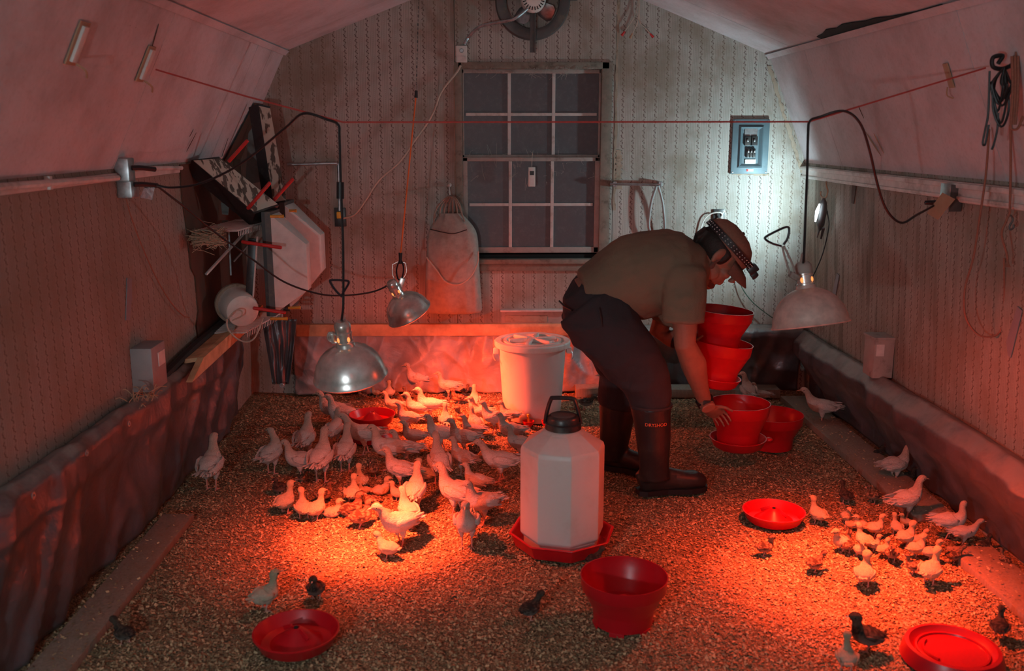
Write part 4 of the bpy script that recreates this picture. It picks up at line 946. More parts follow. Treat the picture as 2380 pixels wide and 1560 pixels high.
# wire shelves
def wire_shelf(label, A, B, C, n=22):
    """A front-left, B front-right, C back-left: grid in that plane"""
    A, B, C = Vector(A), Vector(B), Vector(C); t = thing('wire_shelf', label, 'shelf', A); D = C-A
    mb = MB()
    for k in (0, .5, 1): mb.tube([A+D*k, B+D*k], .004, 6, smooth=False)
    mb.tube([A, C], .004, 6, smooth=False); mb.tube([B, B+D], .004, 6, smooth=False); mb.build('shelf_frame', m_trim, t, smooth=True)
    for k in range(1, n):
        mb = MB(); p = A.lerp(B, k/n); mb.tube([p+Vector((0,0,.004)), p+D+Vector((0,0,.004))], .0022, 5, smooth=False)
        mb.tube([p, p+Vector((0,0,-.03))], .002, 4, smooth=False); mb.build('shelf_wire', m_trim, t, smooth=True)
    return t
zs = .600
wire_shelf('lower wire shelf in the left corner carrying the white pail', (XL+.22, 4.95, .585), (XL+.32, 5.45, .605), (XL+.01, 4.95, .585), 24)
wire_shelf('upper wire shelf under the slanted frame in the left corner', (XL+.22, 4.90, 1.13), (XL+.30, 5.40, 1.14), (XL+.01, 4.90, 1.13), 24)
rs = random.Random(21); mb = MB()
c = Vector((XL+.10, 4.80, 1.12))
for k in range(260):
    a = rs.uniform(0, 6.28); r = rs.uniform(.2, 1)**.5*.10; p = c+Vector((cos(a)*r*.7, sin(a)*r*1.1, rs.gauss(0, .018)-.2*r)); d = Vector((-sin(a), cos(a), rs.gauss(0, .3)))*rs.uniform(.03, .07)
    mb.tube([p-d, p+Vector((0,0,.006)), p+d], .0016, 3, res=1)
m_straw = plain('old_straw', (.40,.31,.21), .9)
o = mb.build('straw_nest', m_straw, fix=False); tag(o, 'old straw nest on the left end of the upper wire shelf', 'nest')
# white pail on its side
ax = Vector((.45, -.86, -.12)).normalized(); Mp = frame_to(ax, None); pc = Vector((XL+.165, 5.06, .705))
t = thing('plastic_pail', 'white plastic pail lying on its side on the lower wire shelf', 'pail', pc-Vector((0,0,.1)))
mb = MB(); mb.lathe([(.0001, .09), (.07, .09), (.084, .082), (.09, .065), (.094, -.02), (.098, -.06), (.0001, -.06)], 32, pc, Mp); mb.build('pail_body', m_white, t, smooth=True)
mb = MB(); mb.lathe([(.098, -.055), (.112, -.058), (.113, -.075), (.10, -.08), (.0001, -.08)], 32, pc, Mp); mb.build('rim', m_tear, t, smooth=True)
mb = MB(); zz = pc+Vector((.09, .16, -.08)); mb.box(zz+Vector((0,0,.012)), (.05, .07, .03), rotM('Z', 20), bev=.008); mb.box(zz+Vector((.02, .05, .03)), (.03, .05, .03), rotM('Z', -30), bev=.008)
t = thing('power_adapter', 'cream plug adapter with a looped cord on the lower wire shelf', 'adapter', zz); mb.build('adapter_body', m_cream, t, smooth=True)
mb = MB(); mb.tube([Y(527, 742, 4.9), Y(530, 765, 4.88), Y(552, 788, 4.88), Y(575, 795, 4.88), Y(592, 785, 4.88), Y(604, 760, 4.9), Y(611, 740, 4.95)], .0045, 6, res=5)
mb.tube([Y(530, 740, 4.9), Y(548, 722, 4.9), Y(562, 724, 4.9), Y(560, 736, 4.9), Y(540, 745, 4.9)], .004, 6, res=5); mb.build('cord', m_cream, t, smooth=True)
# loose brown string on the left wall
mb = MB(); mb.tube([LW(288, 440), LW(300, 490), LW(325, 560), LW(360, 640), LW(395, 700), LW(425, 733), LW(440, 738)], .003, 5, res=5)
tag(mb.build('loose_string', m_rope, smooth=True), 'brown string trailing down the left wall from the junction box', 'string')
# hanging plastic sheet in corner below covers
mb = MB(); nu, nv = 30, 26
for i in range(nu+1):
    for j in range(nv+1):
        px = lerp(lerp(608, 634, j/nv), lerp(690, 672, j/nv), i/nu); py = lerp(742, 893, j/nv)
        yy_ = 5.35+.05*noise.noise(Vector((i/nu*3, j/nv*1.5, 8)))+.03*noise.noise(Vector((i/nu*8, j/nv*2, 3))); mb.v.append(tuple(Y(px, py, yy_)))
for i in range(nu):
    for j in range(nv): a = i*(nv+1)+j; mb.f.append((a, a+1, a+nv+2, a+nv+1))
t_ = mb.build('plastic_sheet', m_tarp, smooth='all', fix=False, origin=Y(650, 890, 5.35)); t_.modifiers.new('s', 'SOLIDIFY').thickness = .003
tag(t_, 'grey plastic sheet hanging below the dome covers in the left corner', 'sheet')
p = Y(655, 896, 5.30); mb = MB(); mb.lathe([(.007, -.002), (.013, -.002), (.0145, 0), (.013, .002), (.007, .002)], 16, p, rotM('X', 90), close=True); g_ = mb.build('grommet', m_steel, t_, smooth=True)

# ================================================================== bucket
bc = Vector((.262, 5.32, 0)); t = thing('white_bucket', 'large white lidded bucket standing behind the water jug', 'bucket', bc)
mb = MB(); mb.lathe([(.0001, 0), (.158, 0), (.163, .006), (.172, .10), (.192, .40), (.194, .415), (.203, .418), (.204, .43), (.0001, .43)], 64, bc, None); mb.build('bucket_body', m_jug, t, smooth=True)
mb = MB(); mb.lathe([(.196, .425), (.216, .425), (.219, .432), (.219, .452), (.213, .458), (.185, .458), (.178, .448), (.12, .4482), (.05, .4484), (.0001, .4484)], 64, bc, None); ld = mb.build('lid', m_white, t, smooth=True)
mb = MB(); mb.lathe([(.165, .448), (.167, .460), (.150, .460), (.148, .448)], 48, bc, None); mb.build('lid_ring', m_white, ld, smooth=True)
for k in range(6):
    a = R(60*k+15); mb = MB(); mb.box(bc+Vector((cos(a)*.085, sin(a)*.085, .460)), (.11, .022, .022), Matrix.Rotation(a, 3, 'Z'), bev=.004); mb.build('lid_rib', m_white, ld, smooth=True)
mb = MB(); mb.lathe([(.0001, .448), (.03, .448), (.03, .468), (.0001, .468)], 20, bc, None); mb.build('lid_hub', m_white, ld, smooth=True)
for s in (-1, 1):
    mb = MB(); e = bc+Vector((s*.21, -.02, .40)); mb.box(e, (.03, .04, .035), bev=.006); mb.build('handle_ear', m_white, t, smooth=True)
mb = MB(); mb.tube([bc+Vector((-.222, -.02, .40)), bc+Vector((-.225, -.03, .46)), bc+Vector((-.222, -.035, .49))], .0035, 6); mb.tube([bc+Vector((-.222, -.02, .40)), bc+Vector((-.226, -.04, .37)), bc+Vector((-.215, -.06, .35))], .0035, 6)
mb.tube([bc+Vector((.222, -.02, .40)), bc+Vector((.232, -.03, .37)), bc+Vector((.226, -.03, .345))], .0035, 6)
mb.build('wire_handle', m_steel, t, smooth=True)
# nipple-type cup drinkers
for px, py, lb in ((1227, 980, 'small red drinking cup at the foot of the white bucket, left one'), (1272, 982, 'right small red drinking cup at the bucket foot, by the jug cap')):
    p = G(px, py+8); p.y = 5.11; t = thing('cup_drinker', lb, 'cup', p)
    mb = MB(); mb.lathe([(.0001, .0), (.016, 0), (.030, .018), (.034, .036), (.031, .036), (.022, .012), (.0001, .01)], 24, p, None); mb.build('cup', m_feed, t, smooth=True)
    mb = MB(); mb.cyl(p+Vector((0, .02, .01)), p+Vector((0, .02, .062)), .008, .006, 10); mb.ell(p+Vector((0, .02, .064)), (.008,.008,.006)); mb.build('valve', m_yel, t, smooth=True)

# ================================================================== water jug
jc = Vector((.298, 3.56, 0)); t = thing('water_jug', 'tall octagonal water jug on a red drinking tray in the middle foreground', 'waterer', jc)
def oct_ring(r, z, rot=6.5-90):
    return [jc+Vector((r*cos(R(rot+45*k)), r*sin(R(rot+45*k)), z)) for k in range(8)]
def octo(rows, name, mat, parent, bev=.006):
    mb = MB(); vs = []
    for r, z in rows: vs += oct_ring(r, z)
    fs = []
    for i in range(len(rows)-1):
        for k in range(8): fs.append((i*8+k, i*8+(k+1) % 8, (i+1)*8+(k+1) % 8, (i+1)*8+k))
    fs += [tuple(reversed(range(8))), tuple(range((len(rows)-1)*8, len(rows)*8))]
    mb.add(vs, fs); o = mb.build(name, mat, parent)
    b = o.modifiers.new('b', 'BEVEL'); b.width = bev; b.segments = 3; b.limit_method = 'ANGLE'; b.angle_limit = R(12)
    for p_ in o.data.polygons: p_.use_smooth = True
    return o
octo([(.156, .012), (.156, .045), (.166, .055), (.170, .062), (.170, .405), (.165, .422), (.072, .482)], 'jug_body', m_jug, t, .007)
mb = MB(); mb.lathe([(.085, .472), (.074, .480), (.066, .485), (.066, .50), (.0001, .50)], 32, jc, None); mb.build('neck', m_jug, t, smooth=True)
mb = MB()
prof = [(.0001, .540), (.052, .540), (.058, .536), (.062, .528), (.063, .512), (.071, .508), (.072, .486), (.064, .486)]
mb.lathe(prof, 40, jc, None); cp = mb.build('screw_cap', m_blackp, t, smooth=True)
m_capdust = plain('dusty_black_plastic', (.09,.08,.075), .6, dirt=(.14,.11,.09), dscale=20)
mb = MB(); mb.lathe([(.0001, .544), (.044, .543), (.05, .538)], 32, jc, None); mb.build('cap_top', m_capdust, cp, smooth=True)
mb = MB(); hpts = [jc+Vector(v) for v in ((-.070, .02, .50), (-.064, .022, .54), (-.048, .03, .592), (-.035, .032, .600), (.034, .028, .598), (.048, .024, .588), (.062, .016, .54), (.070, .01, .50))]
pts = cr(hpts, 4); mb.loft(pts, [(.014, .008)]*len(pts), Vector((0, 1, 0)), 10); mb.build('carry_handle', m_blackp, t, smooth=True)
def tray_rows(rows, name, mat, th=None):
    return octo(rows, name, mat, t, .003)
o = octo([(.190, 0), (.207, .05), (.216, .054), (.216, .060), (.206, .060), (.199, .052), (.180, .008), (.10, .008)], 'tray', m_feed, t, .003)
for a, z in ((206, .05), (-22, .05)):
    c = jc+Vector((cos(R(a))*.205, sin(R(a))*.205, .064)); mb = MB(); mb.box(c, (.006, .035, .004), Matrix.Rotation(R(a), 3, 'Z')); 
# ================================================================== feeders
def lathe_part(name, prof, c, t, mat=None, M=None, n=64):
    mb = MB(); mb.lathe(prof, n, c, M); return mb.build(name, mat or m_feed, t, smooth=True)
HOP = [(.098, .0), (.100, .0), (.104, .045), (.107, .055), (.139, .118), (.1425, .122), (.146, .160), (.1475, .166), (.144, .166), (.140, .126), (.104, .058), (.100, .045)]
def hopper(t, c, M=None, floor_=True, name='hopper', s=1.0):
    mb = MB(); mb.lathe([(r*s, z*s) for r, z in HOP], 72, c, M, close=True); o = mb.build(name, m_feed, t, smooth=True)
    if floor_:
        mb = MB(); mb.lathe([(.104*s, .052*s), (.06*s, .050*s), (.045*s, .058*s), (.02*s, .085*s), (.0001, .088*s)], 48, c, M); mb.build('cone', m_feed, t, smooth=True)
    return o
fc = Vector((.458, 2.94, -.002)); t = thing('feed_hopper', 'red feed hopper without its dish in the middle foreground, right of the jug', 'feeder', fc)
hopper(t, fc)
for k in range(6):
    a = R(60*k+10); mb = MB(); mb.box(fc+Vector((cos(a)*.099, sin(a)*.099, -.008)), (.006, .05, .02), Matrix.Rotation(a, 3, 'Z'), bev=.001); mb.build('foot_tab', m_feed, t, smooth=True)
DISH = [(.0001, .0), (.10, .0), (.118, .012), (.134, .046), (.138, .050), (.138, .054), (.133, .054), (.129, .048), (.112, .016), (.085, .012), (.060, .028), (.030, .052), (.018, .062), (.012, .064), (.009, .058), (.0001, .056)]
def dish(label, c, M=None, s=1.0, group=None, feed=False):
    t = thing('feeder_dish', label, 'feeder', c); mb = MB(); mb.lathe([(r*s, z*s) for r, z in DISH], 64, c, M); mb.build('dish', m_feed, t, smooth=True)
    for k in range(2):
        a = R(200+k*180-60); d = Vector((cos(a)*.040*s, sin(a)*.040*s, .052*s)); M_ = M or Matrix.Identity(3)
        mb = MB(); mb.box(Vector(c)+M_ @ d, (.045*s, .008*s, .014*s), M_ @ Matrix.Rotation(a, 3, 'Z') @ rotM('Y', 28), bev=.002); mb.build('rib', m_feed, t, smooth=True)
    mb = MB(); M_ = M or Matrix.Identity(3); mb.cyl(Vector(c)+M_ @ Vector((0,0,.060*s)), Vector(c)+M_ @ Vector((0,0,.0655*s)), .007*s, .007*s, 12); mb.build('peg_hole', m_dark, t, smooth=True)
    return t
g = G(690, 1500); dish('shallow red feeder dish with a centre cone at the bottom left', (g.x, g.y+.0, .0))
g = G(1797, 1212); dish('shallow red feeder dish at the right under the heat lamp glow', (g.x, g.y, .0), s=.95)
# feeder among the flock (dish on hopper base)
g = G(870, 1010); fcx = Vector((g.x, 4.93, 0)); t = thing('feeder', 'red dish feeder on a base in the middle of the flock', 'feeder', fcx)
lathe_part('base', [(.0001, 0), (.12, 0), (.115, .02), (.085, .05), (.08, .10), (.0001, .10)], fcx, t)
mb = MB(); mb.lathe([(r*.90, z*1.0+.085) for r, z in DISH], 64, fcx, None); mb.build('dish', m_feed, t, smooth=True)
# big pan bottom right, overturned
g = Vector((1.455, 2.66, .0)); t = thing('feeder_pan', 'large overturned red feeder pan cut off by the lower right edge of the picture', 'feeder', g)
lathe_part('pan', [(.150, .0), (.153, .004), (.148, .03), (.140, .048), (.128, .050), (.112, .030), (.108, .028), (.104, .030), (.0001, .030)], g, t)
lathe_part('inner_ring', [(.108, .030), (.109, .036), (.103, .037), (.101, .031)], g, t)
mb = MB(); pts = [g+Vector((cos(a)*.085, sin(a)*.085, .033)) for a in [R(130+i*8) for i in range(12)]]; mb.tube(pts, .006, 6, smooth=False); mb.build('moulded_ridge', m_feed, t, smooth=True)
# feeder touched by the man + darker hopper behind it
f1 = Y(1716, 1048, 4.55); f1 = Y(1714, 1040, 4.42); S1 = 1.0
t = thing('feeder', 'red feeder with hopper and dish gripped by the man\'s lowered hand', 'feeder', f1)
mb = MB(); mb.lathe([(r*S1, z*S1) for r, z in DISH[:8]]+[(.10*S1, .012), (.0001, .012)], 64, f1); mb.build('dish', m_feed, t, smooth=True)
mb = MB(); mb.lathe([(r*S1, z*1.22*S1+.028) for r, z in HOP], 72, f1, None, close=True); mb.build('hopper', m_feed, t, smooth=True)
mb = MB(); mb.ell(f1+Vector((.148, -.02, .045)), (.02, .02, .012)); mb.build('catch', m_feed, t, smooth=True)
f2 = Vector((1.50, 4.74, .0)); t = thing('feed_hopper', 'darker red feed hopper standing on the litter behind the gripped feeder', 'feeder', f2)
hopper(t, f2, s=1.08); t.scale = (1, 1, 1)
# stack in the other arm
Ms = rotM('Y', 5); Ms2 = rotM('Y', 8)
st = Y(1655, 895, 4.28)
t = thing('feeder', 'lower red feeder of the stack in the man\'s far hand, hopper seated in a dish', 'feeder', st)
mb = MB(); mb.lathe([(r*.92, z*.92) for r, z in DISH[:8]]+[(.09, .011), (.0001, .011)], 64, st, Ms2); mb.build('dish', m_feed, t, smooth=True)
cH = st+Ms2 @ Vector((0, 0, .02)); mb = MB(); mb.lathe([(r*1.03, z*1.18) for r, z in HOP], 72, cH, Ms2, close=True); mb.build('hopper', m_feed, t, smooth=True)
st2 = Y(1668, 800, 4.28); t = thing('feed_hopper', 'top red hopper of the stack in the man\'s far hand', 'feeder', st2)
mb = MB(); mb.lathe([(r*.98, z*1.0) for r, z in HOP], 72, st2, Ms, close=True); mb.build('hopper', m_feed, t, smooth=True)
# ================================================================== birds
def featherM(name, rough=.8):
    M = Mat(name, rough=rough); a = M.nt.nodes.new('ShaderNodeAttribute'); a.attribute_name = 'Col'
    n = M.noise(60, 4, .7, sc=(1, 1, 1)); e = M.mix(n.step(.35, .7)*.22, Ex(M.nt, a.outputs['Color']), (.30,.22,.16), 'MULTIPLY')
    M.col(e); M.bump(M.noise(40, 4, .65, sc=(.45,1.6,1.3)), 1.0, .012); return M.m
m_feather = featherM('feathers')
m_eye = Mat('bird_eye', (.008,.006,.006), .15).m
m_beak = plain('beak_horn', (.50,.36,.26), .5)
m_leg = plain('bird_leg_skin', (.52,.28,.22), .6, scale=60, bump=.4)
def colorize(me, fn):
    ca = me.color_attributes.new('Col', 'FLOAT_COLOR', 'POINT'); buf = []
    for v in me.vertices: buf += [*fn(v.co), 1]
    ca.data.foreach_set('color', buf)
PAL = {
 'white': dict(body=(.80,.76,.70), back=(.84,.80,.74), head=(.66,.54,.44)),
 'cream': dict(body=(.84,.73,.50), back=(.85,.74,.52), head=(.78,.63,.38)),
 'pale': dict(body=(.78,.74,.58), back=(.74,.70,.52), head=(.62,.58,.38)),
 'brown': dict(body=(.42,.32,.22), back=(.10,.055,.03), head=(.34,.24,.15), stripe=1),
 'dark': dict(body=(.22,.20,.17), back=(.022,.018,.015), head=(.10,.085,.06), stripe=.6),
}
CACHE = {}
def bird_meshes(kind, pal, turn, sit, var):
    key = (kind, pal, turn, sit, var)
    if key in CACHE: return CACHE[key]
    rs = random.Random(hash((kind, turn, sit, var)) % 9999 if False else (var*31+int(turn)+7*sit))
    poult = kind == 'poult'
    dz = 0.0
    if poult:
        path = [(-.40,.49,.02,.012),(-.36,.495,.07,.05),(-.27,.49,.135,.115),(-.14,.485,.182,.165),(.0,.485,.198,.185),(.12,.515,.178,.18),(.19,.595,.135,.138),(.225,.685,.096,.098),(.24,.765,.074,.077),(.25,.835,.065,.067),(.27,.885,.068,.070),(.305,.918,.073,.073),(.345,.922,.062,.062),(.378,.912,.037,.037),(.398,.905,.015,.015)]
        neck0 = 7; head0 = 9
        if var == 1: # neck stretched forward
            path = [(x+max(0, (z-.5))*.28, z-max(0, z-.6)*.10, a, b) for x, z, a, b in path]
        if var == 2: # upright body, seen in tall birds
            path = [(x*.86, z+(x*.22), a*.95, b) for x, z, a, b in path[:7]]+[(x-.03, z+.02, a, b) for x, z, a, b in path[7:]]
        if sit: dz = -.28
    else:
        sx_ = 1.12
        path = [(-.30,.42,.02,.02),(-.26,.42,.10,.09),(-.16,.40,.19,.18),(-.03,.39,.235,.22),(.08,.42,.215,.22),(.15,.50,.16,.165),(.19,.59,.105,.11),(.205,.67,.085,.088),(.215,.74,.086,.088),(.225,.81,.112,.112),(.25,.86,.120,.120),(.29,.865,.100,.098),(.345,.855,.05,.05),(.365,.848,.015,.015)]
        neck0 = 6; head0 = 8
        if var == 1: path = [(x+max(0, (z-.5))*.35, z-max(0, z-.6)*.25, a, b) for x, z, a, b in path]
        if var == 2: # taller, neck up
            path = [(x*.9, z+(x*.15), a*.92, b*.92) for x, z, a, b in path[:6]]+[(x-.02, z*1.0+.05*(z-.5), a*.8, b*.8) for x, z, a, b in path[6:]]
        if sit: dz = -.20
    pts = [Vector((x, 0, z)) for x, z, a, b in path]; rad = [(a, b) for x, z, a, b in path]
    sides = [Vector((0, 1, 0)) for _ in pts]
    if turn:
        piv = pts[neck0-1].copy(); n = len(pts)-neck0
        for i in range(neck0, len(pts)):
            f = min(1, (i-neck0+1)/(head0-neck0+1)); Rm = Matrix.Rotation(R(turn)*f, 3, 'Z')
            pts[i] = piv+Rm @ (pts[i]-piv); sides[i] = Rm @ Vector((0, 1, 0))
    # smooth resample
    k = 3; P2 = cr(pts, k); R2 = []; S2 = []
    for i in range(len(pts)-1):
        for j in range(k):
            t = j/k; R2.append((lerp(rad[i][0], rad[i+1][0], t), lerp(rad[i][1], rad[i+1][1], t))); S2.append(sides[i].lerp(sides[i+1], t).normalized())
    R2.append(rad[-1]); S2.append(sides[-1])
    mb = MB(); mb.loft(P2, [(a_/(1.0 if (poult or i_ < (neck0-1)*3) else 1.12), b_) for i_, (a_, b_) in enumerate(R2)], S2, 18)
    # thighs
    if not sit:
        for s in (-1, 1):
            q = [(.02, s*.085, .40), (.0, s*.09, .31), (-.005, s*.085, .24), (-.005, s*.08, .20)] if poult else [(.02, s*.10, .33), (.01, s*.10, .24), (.0, s*.095, .19)]
            rr = [(.06,.085), (.05,.062), (.034,.036), (.018,.018)] if poult else [(.08,.10), (.06,.065), (.022,.022)]
            mb.loft(q, rr, Vector((0, 1, 0)), 10)
    vs = []
    amp = .020 if poult else .018
    for v in mb.v:
        v = Vector(v); c = noise.noise(v*14+Vector((var*3, turn, 0)))*amp*(1 if v.z < .62 else .25)
        vs.append((v.x, v.y+(c if v.y > 0 else -c), v.z+c*.6+dz))
    mb.v = vs
    pl = PAL[pal]; hz = (.60 if poult else .58)+dz
    def cf(v):
        t = max(0, min(1, (v.z-hz)/.14)); c = Vector(pl['body'])
        if v.z > (.47+dz): c = c.lerp(Vector(pl['back']), min(1, (v.z-.47-dz)/.06)) if 'stripe' not in pl else c
        if 'stripe' in pl:
            up = min(1, max(0, (v.z-(.36+dz))/.08)); c = c.lerp(Vector(pl['back']), up)
            st = .5+.5*sin(v.y*75+noise.noise(v*9)*5); c = c.lerp(Vector((.62,.42,.24) if pal == 'brown' else (.20,.15,.10)), up*(1 if st > .62 else 0)*pl['stripe'])
            h = Vector(pl['head']).lerp(Vector((.05,.03,.02)), 1 if (abs(v.y) < .022 and v.z > .8+dz) else (.5 if noise.noise(v*22) > .15 else 0))
            return tuple(c.lerp(h, t))
        sp = noise.noise(v*16); c = c*(1-max(0, sp-.1)*.35)
        return tuple(c.lerp(Vector(pl['head']), t))
    body = mb.mesh('body', m_feather, 'all'); colorize(body, cf)
    out = {'body': body, 'parts': []}
    # wings made of overlapping feathers
    def blade(mb, a, b, w, th, nrm):
        a = Vector(a); b = Vector(b); d = b-a; sd = d.cross(Vector(nrm)).normalized()
        mb.loft([a, a+d*.3, a+d*.75, a+d*.95, b], [(w*.5, th), (w, th), (w*.9, th*.8), (w*.45, th*.6), (.002, .002)], sd, 6)
    for s in (-1, 1):
        mb = MB(); y = s*(.172 if poult else .205)
        if poult:
            mb.loft([(.16, y*.82, .56+dz), (.10, y*1.08, .55+dz), (-.04, y*1.16, .525+dz), (-.19, y*1.0, .50+dz), (-.31, y*.72, .48+dz)],
                    [(.012,.03), (.026,.075), (.030,.095), (.024,.075), (.010,.035)], Vector((0, 1, 0)), 12)
            for k in range(9):
                t = k/8; a = (.02-.20*t, y*(1.14-.32*t), .47+.085*t+dz); b = (-.30-.15*t+rs.uniform(-.02,.02), y*(.90-.45*t)+rs.uniform(-.012,.012), .40+.16*t+rs.uniform(-.025,.03)+dz)
                blade(mb, a, b, .026, .007, (0, s, .15))
        else:
            mb.loft([(.10, y*.90, .46+dz), (.03, y*1.05, .45+dz), (-.08, y*1.02, .42+dz), (-.18, y*.80, .40+dz)], [(.01,.03), (.026,.07), (.024,.07), (.008,.03)], Vector((0, 1, 0)), 10)
            for k in range(4): t = k/3; blade(mb, (-.04, y*1.03, .39+.04*t+dz), (-.25-.02*t, y*.72, .35+.06*t+dz), .03, .008, (0, s, .15))
        me = mb.mesh('wing', m_feather, 'all')
        colorize(me, (lambda v: tuple(Vector(pl['back'])*(1-.3*max(0, noise.noise(v*20))-(.22 if ((v.z*26+v.x*3) % 1) < .22 else 0)))) if 'stripe' not in pl else (lambda v: (.05,.03,.02) if noise.noise(Vector((v.x*30, 0, v.z*16))) > -.05 else tuple(Vector(pl['body'])*.8)))
        out['parts'].append(('wing', me))
    mb = MB()
    if poult:
        for k in range(9):
            t = (k-4)/4; blade(mb, (-.28, t*.08, .50+dz-abs(t)*.02), (-.52+abs(t)*.06+rs.uniform(-.015,.015), t*.15+rs.uniform(-.02,.02), .48+rs.uniform(-.05,.06)+dz), .026, .006, (0, 0, 1))
    else:
        for k in range(5): t = (k-2)/2; blade(mb, (-.24, t*.05, .42+dz), (-.36, t*.08, .40+rs.uniform(-.02,.02)+dz), .028, .008, (0, 0, 1))
    me = mb.mesh('tail', m_feather, 'all'); colorize(me, (lambda v: pl['back'])); out['parts'].append(('tail', me))
    # head bits
    hd = pts[head0+2] if poult else pts[head0+2]
    hdir = (pts[-1]-pts[-4]); hdir.z = 0; hdir.normalize(); hs = sides[-1]
    tip = pts[-1]+Vector((0,0,dz))
    L_ = .075 if poult else .07; r_ = .022 if poult else .026
    mb = MB(); mb.loft([tip-hdir*.03+Vector((0,0,.004)), tip+hdir*.01, tip+hdir*(L_*.6)+Vector((0,0,-.010)), tip+hdir*L_+Vector((0,0,-.026))], [(r_, r_), (r_*.85, r_*.8), (r_*.5, r_*.5), (.003,.003)], hs, 10)
    out['parts'].append(('beak', mb.mesh('beak', m_beak, 'all')))
    er = .062 if poult else .098; ez = .006; ec = (pts[head0+2] if poult else pts[head0+2])+Vector((0,0,dz+ez))+hdir*.012
    for s in (-1, 1):
        mb = MB(); mb.ell(ec+hs*s*er, (.0135 if poult else .019,)*3, None, 10, 6); out['parts'].append(('eye', mb.mesh('eye', m_eye, 'all')))
    if not sit:
        for s in (-1, 1):
            mb = MB(); st = .05*s*(1 if var != 2 else .4)
            y = s*.08 if poult else s*.095; z0 = .22 if poult else .20; r0 = .016 if poult else .018
            foot = Vector((-.02+st, y, .012)); mb.loft([(-.005, y, z0+.02), (-.02+st*.4, y, z0*.6), tuple(foot+Vector((0,0,.02))), tuple(foot)], [r0*1.2, r0*.85, r0*.85, r0*.9], None, 8)
            for a, l in ((0, .12), (32, .10), (-32, .10), (180, .05)):
                d = Vector((cos(R(a)), sin(R(a)), 0)); mb.loft([foot+Vector((0,0,.004)), foot+d*l*.55+Vector((0,0,.006)), foot+d*l+Vector((0,0,-.006))], [r0*.8, r0*.65, r0*.25], None, 6)
            out['parts'].append(('leg', mb.mesh('leg', m_leg, 'all')))
    CACHE[key] = out; return out
NB = [0]
def bird(kind, pal, px, py, top, head, label, turn=0, sit=0, var=0, group=None):
    p = G(px, py); f = Vector((0, cos(YAW)*cos(PITCH), -sin(PITCH))); d = (p-C0).dot(ray(1190, 780))/ray(1190, 780).length_squared
    h = (py-top)/FPX*d/cos(PITCH)
    if sit: h *= 1.25
    h = max(.07, min(.30, h*.97))
    t = thing('turkey_poult' if kind == 'poult' else 'chick', label, 'bird' if kind == 'poult' else 'chick', (p.x, p.y, fh(p.x, p.y)-.008), group)
    t.rotation_euler.z = R(head); wf = 1.1 if kind == 'poult' else 1.32; t.scale = (h*wf, h*wf, h)
    ms = bird_meshes(kind, pal, turn, sit, var)
    b = bpy.data.objects.new('body', ms['body']); COL.objects.link(b); b.parent = t
    for nm, me in ms['parts']:
        o = bpy.data.objects.new(nm, me); COL.objects.link(o); o.parent = t
    return t
W = 'poult'; K = 'chick'
